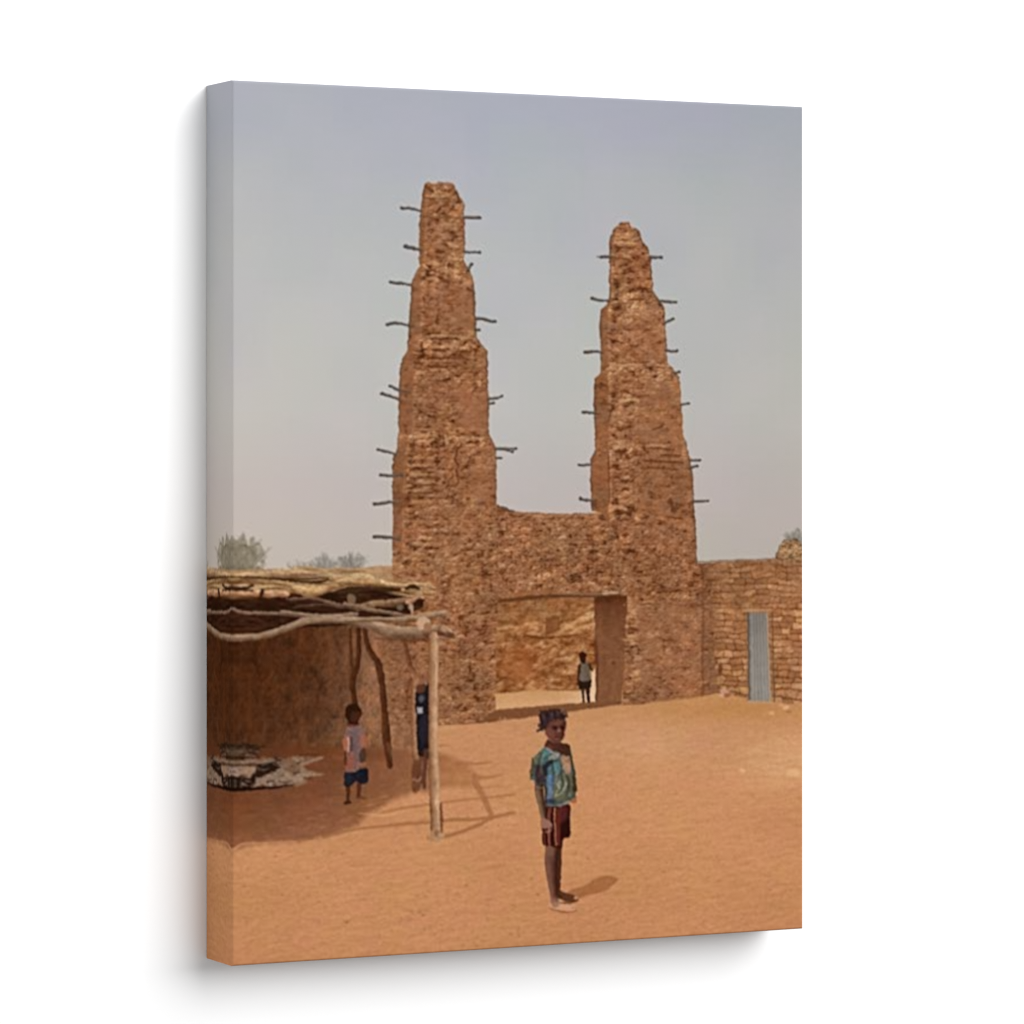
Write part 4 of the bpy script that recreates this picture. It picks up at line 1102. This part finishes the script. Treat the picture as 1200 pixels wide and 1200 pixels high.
stroke(g1((490, 850), (470, 820), (500, 790)), .8, (180, 188, 170), 1.5, None, .6)
stroke(g1((365, 815), (372, 900), (370, 1000)), [1.2, 1.6, 1], (40, 34, 34), 1.6, None, .75)
stroke(g1((545, 985), (575, 965)), 1.2, (176, 152, 138), 1.6, None, .55)
# neck and head
HEAD = reg('head', G)
patch(g1((385, 425), (440, 452), (492, 445), (500, 478), (470, 520), (430, 520), (395, 495), (360, 490)), (78, 42, 32), 1.6, HEAD)
patch(g1((385, 470), (420, 480), (440, 515), (400, 500)), (112, 66, 54), 2.2, None, .6)
patch(g1((365, 320), (395, 280), (440, 250), (500, 240), (545, 255), (546, 320), (536, 375), (515, 420), (488, 452), (445, 455), (405, 425), (372, 385)), (98, 56, 46), 1.4, HEAD)
patch(g1((372, 340), (410, 330), (440, 360), (440, 420), (405, 415), (372, 380)), (124, 72, 58), 3.5, None, .65)
patch(g1((500, 300), (545, 270), (545, 330), (530, 400), (500, 440), (505, 370)), (66, 32, 25), 3, None, .8)
patch(g1((430, 290), (500, 265), (520, 285), (450, 305)), (112, 72, 64), 2.5, None, .55)
blob(*g1((452, 326))[0], 3.2, 1.7, (42, 18, 16), 1.8, None, .9)
blob(*g1((518, 322))[0], 2.4, 1.6, (36, 14, 12), 1.8, None, .85)
stroke(g1((430, 312), (468, 308)), .8, (60, 30, 26), 1.4, None, .7)
blob(*g1((490, 350))[0], 2.4, 2.2, (152, 100, 78), 2.4, None, .75)
stroke(g1((478, 368), (502, 368)), .8, (70, 34, 28), 1.5, None, .6)
stroke(g1((452, 408), (480, 402), (505, 410)), [1.0, 1.5, 1.0], (84, 40, 38), 1.6, None, .8)
stroke(g1((458, 422), (490, 422)), 1.0, (136, 80, 72), 1.8, None, .6)
HAIR = reg('hair', G)
patch(g1((298, 352), (318, 318), (322, 270), (312, 232), (330, 192), (385, 176), (400, 180), (440, 160), (492, 164), (505, 195), (545, 205), (566, 225), (535, 228), (548, 275), (520, 250), (470, 250), (420, 270), (390, 295), (368, 335), (345, 335), (325, 345)),
      (56, 38, 38), 1.6, HAIR, grain=.4, gs=3, rough=1.6, rs=3)
for a, b in ((318, 300), (322, 215), (345, 186), (375, 182), (415, 172), (450, 166), (485, 172), (512, 205), (532, 232), (332, 330)):
    blob(*g1((a, b))[0], 2.3, 2.1, (50, 33, 33), 1.6, HAIR, .8)
for pts in (((330, 195), (322, 172)), ((395, 180), (400, 162)), ((505, 195), (545, 188), (562, 224)), ((300, 350), (330, 320)), ((460, 165), (470, 158))):
    stroke(g1(*pts), [1.5, .8], (62, 42, 40), 1.3, HAIR, .8)
for pts in (((345, 205), (365, 250)), ((430, 190), (420, 230)), ((475, 185), (490, 215)), ((350, 290), (340, 325))):
    stroke(g1(*pts), [1.4, .9], (98, 72, 70), 2.2, None, .45)
for pts in (((330, 260), (350, 310)), ((385, 195), (375, 240)), ((450, 200), (460, 235)), ((510, 215), (535, 240))):
    stroke(g1(*pts), [1.8, 1.2], (32, 18, 20), 2.4, None, .55)

# ------------------------------------------------------------------ press: soften, then crisp edges like the photo


def blur(a, sig):
    n = int(math.ceil(sig * 3))
    kx = np.exp(-0.5 * (np.arange(-n, n + 1) / sig) ** 2)
    kx /= kx.sum()
    for ax in (0, 1):
        p = np.pad(a, [(n, n) if k == ax else (0, 0) for k in range(a.ndim)], mode='edge')
        o = np.zeros_like(a)
        for k in range(2 * n + 1):
            sl = [slice(None)] * a.ndim
            sl[ax] = slice(k, k + a.shape[ax])
            o += np.float32(kx[k]) * p[tuple(sl)]
        a = o
    return a


PU = 2 * NW / 669.0                            # drawing points per picture unit
# small wander so that no drawn edge is ruler clean
jx = np.rint(1.0 * noise(X, Y, 7, 7, 2) + 1.0 * noise(X, Y, 2.6, 2.6, 5)).astype(np.int32)
jy = np.rint(0.8 * noise(X, Y, 7, 7, 8) + 0.9 * noise(X, Y, 2.6, 2.6, 11)).astype(np.int32)
gj, gi = np.meshgrid(np.arange(GY), np.arange(GX), indexing='ij')
IMG = IMG[np.clip(gj + jy, 0, GY - 1), np.clip(gi + jx, 0, GX - 1)]
del gj, gi, jx, jy
IMG = IMG * (1 + 0.035 * fbm(X, Y, 3.0, 2, 6) * (IDS != R_SKY))[..., None]

# a small picture file printed large: reduced, sharpened, compressed in 8 x 8 blocks, enlarged
STEP = 3
low = blur(IMG, 0.62 * STEP)[::STEP, ::STEP]
lum = low @ np.array([.299, .587, .114], np.float32)
low = low + (0.8 * (lum - blur(lum, 1.25)))[..., None]
ycc = np.array([[.299, .587, .114], [-.1687, -.3313, .5], [.5, -.4187, -.0813]], np.float32)
yc = low @ ycc.T
LH, LW = yc.shape[:2]
PH, PW = -(-LH // 16) * 16, -(-LW // 16) * 16
yc = np.pad(yc, [(0, PH - LH), (0, PW - LW), (0, 0)], mode='edge')
kk = np.arange(8)
DCT = np.sqrt(2 / 8) * np.cos(np.pi * (2 * kk[None] + 1) * kk[:, None] / 16)
DCT[0] = np.sqrt(1 / 8)


def pack(ch, q0, q1):
    h, w = ch.shape
    bk = ch.reshape(h // 8, 8, w // 8, 8).transpose(0, 2, 1, 3)
    f = DCT @ bk @ DCT.T
    qm = q0 + q1 * (kk[None] + kk[:, None])
    f = np.rint(f / qm) * qm
    return (DCT.T @ f @ DCT).transpose(0, 2, 1, 3).reshape(h, w)


yc[..., 0] = pack(yc[..., 0], 3.0, 1.6)
for ch in (1, 2):
    half = yc[..., ch].reshape(PH // 2, 2, PW // 2, 2).mean((1, 3))
    half = np.pad(half, [(0, -half.shape[0] % 8), (0, -half.shape[1] % 8)], mode='edge')
    half = pack(half, 3.5, 2.4)[:PH // 2, :PW // 2]
    yc[..., ch] = blur(np.repeat(np.repeat(half, 2, 0), 2, 1).astype(np.float32), 0.8)
low = (yc @ np.linalg.inv(ycc).T.astype(np.float32))[:LH, :LW]


def enlarge(a, n, ax):
    """cubic enlargement along one axis to n points, STEP points per sample"""
    p = np.arange(n) / STEP
    i = np.floor(p).astype(int)
    t = (p - i).astype(np.float32)
    wts = (-.5 * t + t * t - .5 * t ** 3, 1 - 2.5 * t * t + 1.5 * t ** 3, .5 * t + 2 * t * t - 1.5 * t ** 3, -.5 * t * t + .5 * t ** 3)
    out = 0
    for k in range(4):
        sh = [1] * a.ndim
        sh[ax] = n
        out = out + np.take(a, np.clip(i + k - 1, 0, a.shape[ax] - 1), axis=ax) * wts[k].reshape(sh)
    return out


IMG = enlarge(enlarge(low.astype(np.float32), GY, 0), GX, 1)
IMG = np.clip(IMG, 3, 252)


def ink(c):
    c = c / 255.0
    lin = np.where(c <= 0.04045, c / 12.92, ((c + 0.055) / 1.055) ** 2.4)
    return (lin / LIGHT_ON_FRONT).astype(np.float32)


VC = ink(IMG[::2, ::2])                        # colour at the corners of the cells
CID = IDS[1::2, 1::2]                          # what each cell shows
print('print drawn %.1f s' % (time.time() - T0))

# ------------------------------------------------------------------ the canvas as an object
root = bpy.data.objects.new('canvas_print', None)
col.objects.link(root)
root.empty_display_size = 0.1
root.location = (0, -0.0006, ZC - H / 2)
root['label'] = 'portrait stretched canvas print of two mud towers above a sandy village courtyard'
root['category'] = 'canvas print'
OY = FRONT + 0.0006                            # local y of the printed face

RB = 0.0016                                    # soft fold where the cloth turns over the bar
xs = np.linspace(-W / 2, W / 2, NW + 1)
zs = np.linspace(H, 0, NH + 1)
gxv, gzv = np.meshgrid(xs, zs)
de = np.minimum(np.minimum(gxv + W / 2, W / 2 - gxv), np.minimum(gzv, H - gzv))
q = np.clip(1 - de / RB, 0, 1)
gyv = OY + RB * (1 - np.sqrt(np.clip(1 - q * q, 0, 1)))
GV = np.stack([gxv, gyv, gzv], -1).reshape(-1, 3)
GC = VC.reshape(-1, 3)
jj, ii = np.meshgrid(np.arange(NH), np.arange(NW), indexing='ij')
a0 = jj * (NW + 1) + ii
QU = np.stack([a0, a0 + NW + 1, a0 + NW + 2, a0 + 1], -1)
objs = {}
for i, (name, par, lab) in enumerate(REG):
    m = CID == i
    if not m.any():
        continue
    qq = QU[m]
    uq, inv = np.unique(qq, return_inverse=True)
    parent = root if par is None or par not in objs else objs[par]
    o = mesh_obj(name, GV[uq], inv.reshape(qq.shape), M_PRINT, parent, GC[uq], smooth=True)
    if lab:
        o['label'] = lab
    objs[i] = o

# the picture runs on round the edges, mirrored
ND = 48
dep = np.linspace(RB, DEPTH, ND + 1)
step = W / NW


def wrap(name, n, pos, colour):
    """pos(t index array, depth array) -> xyz, colour(...) -> rgb"""
    t, d = np.meshgrid(np.arange(n + 1), dep, indexing='ij')
    v = np.stack(pos(t, d), -1).reshape(-1, 3)
    cc = colour(t, d).reshape(-1, 3)
    a, b = np.meshgrid(np.arange(n), np.arange(ND), indexing='ij')
    k = a * (ND + 1) + b
    qd = np.stack([k, k + 1, k + ND + 2, k + ND + 1], -1).reshape(-1, 4)
    o = mesh_obj(name, v, qd, M_PRINT, root, cc, smooth=True)
    return o


def near(d):
    return np.clip(np.round((d - RB) / step * 0.97).astype(int), 0, 10 ** 6)


wl = wrap('canvas_side', NH, lambda t, d: (0 * d - W / 2, OY + d, zs[t]), lambda t, d: VC[t, np.minimum(near(d), NW)])
wl['label'] = 'side of the canvas where the shelter picture is mirrored over the edge'
wr = wrap('canvas_side', NH, lambda t, d: (0 * d + W / 2, OY + d, zs[NH - t]), lambda t, d: VC[NH - t, NW - near(d)])
wt = wrap('canvas_top_edge', NW, lambda t, d: (xs[NW - t], OY + d, 0 * d + H), lambda t, d: VC[near(d), NW - t])
wb = wrap('canvas_bottom_edge', NW, lambda t, d: (xs[t], OY + d, 0 * d), lambda t, d: VC[NH - near(d), t])

# pine stretcher behind the cloth
fr = 0.038
i_ = 0.0012
y0, y1 = OY + 0.006, -0.0004
for (x0, x1, z0, z1) in ((-W / 2 + i_, -W / 2 + fr, i_, H - i_), (W / 2 - fr, W / 2 - i_, i_, H - i_),
                         (-W / 2 + fr + .0004, W / 2 - fr - .0004, i_, fr), (-W / 2 + fr + .0004, W / 2 - fr - .0004, H - fr, H - i_)):
    v, qd = box(x0, x1, y0, y1, z0, z1)
    mesh_obj('stretcher_bar', v, qd, M_PINE, root)
v, qd = box(-W / 2 + .002, W / 2 - .002, OY + 0.0022, OY + 0.0030, .002, H - .002)
mesh_obj('canvas_back', v, qd, M_RAW, root)
print('built %.1f s, %d objects' % (time.time() - T0, len(bpy.data.objects)))
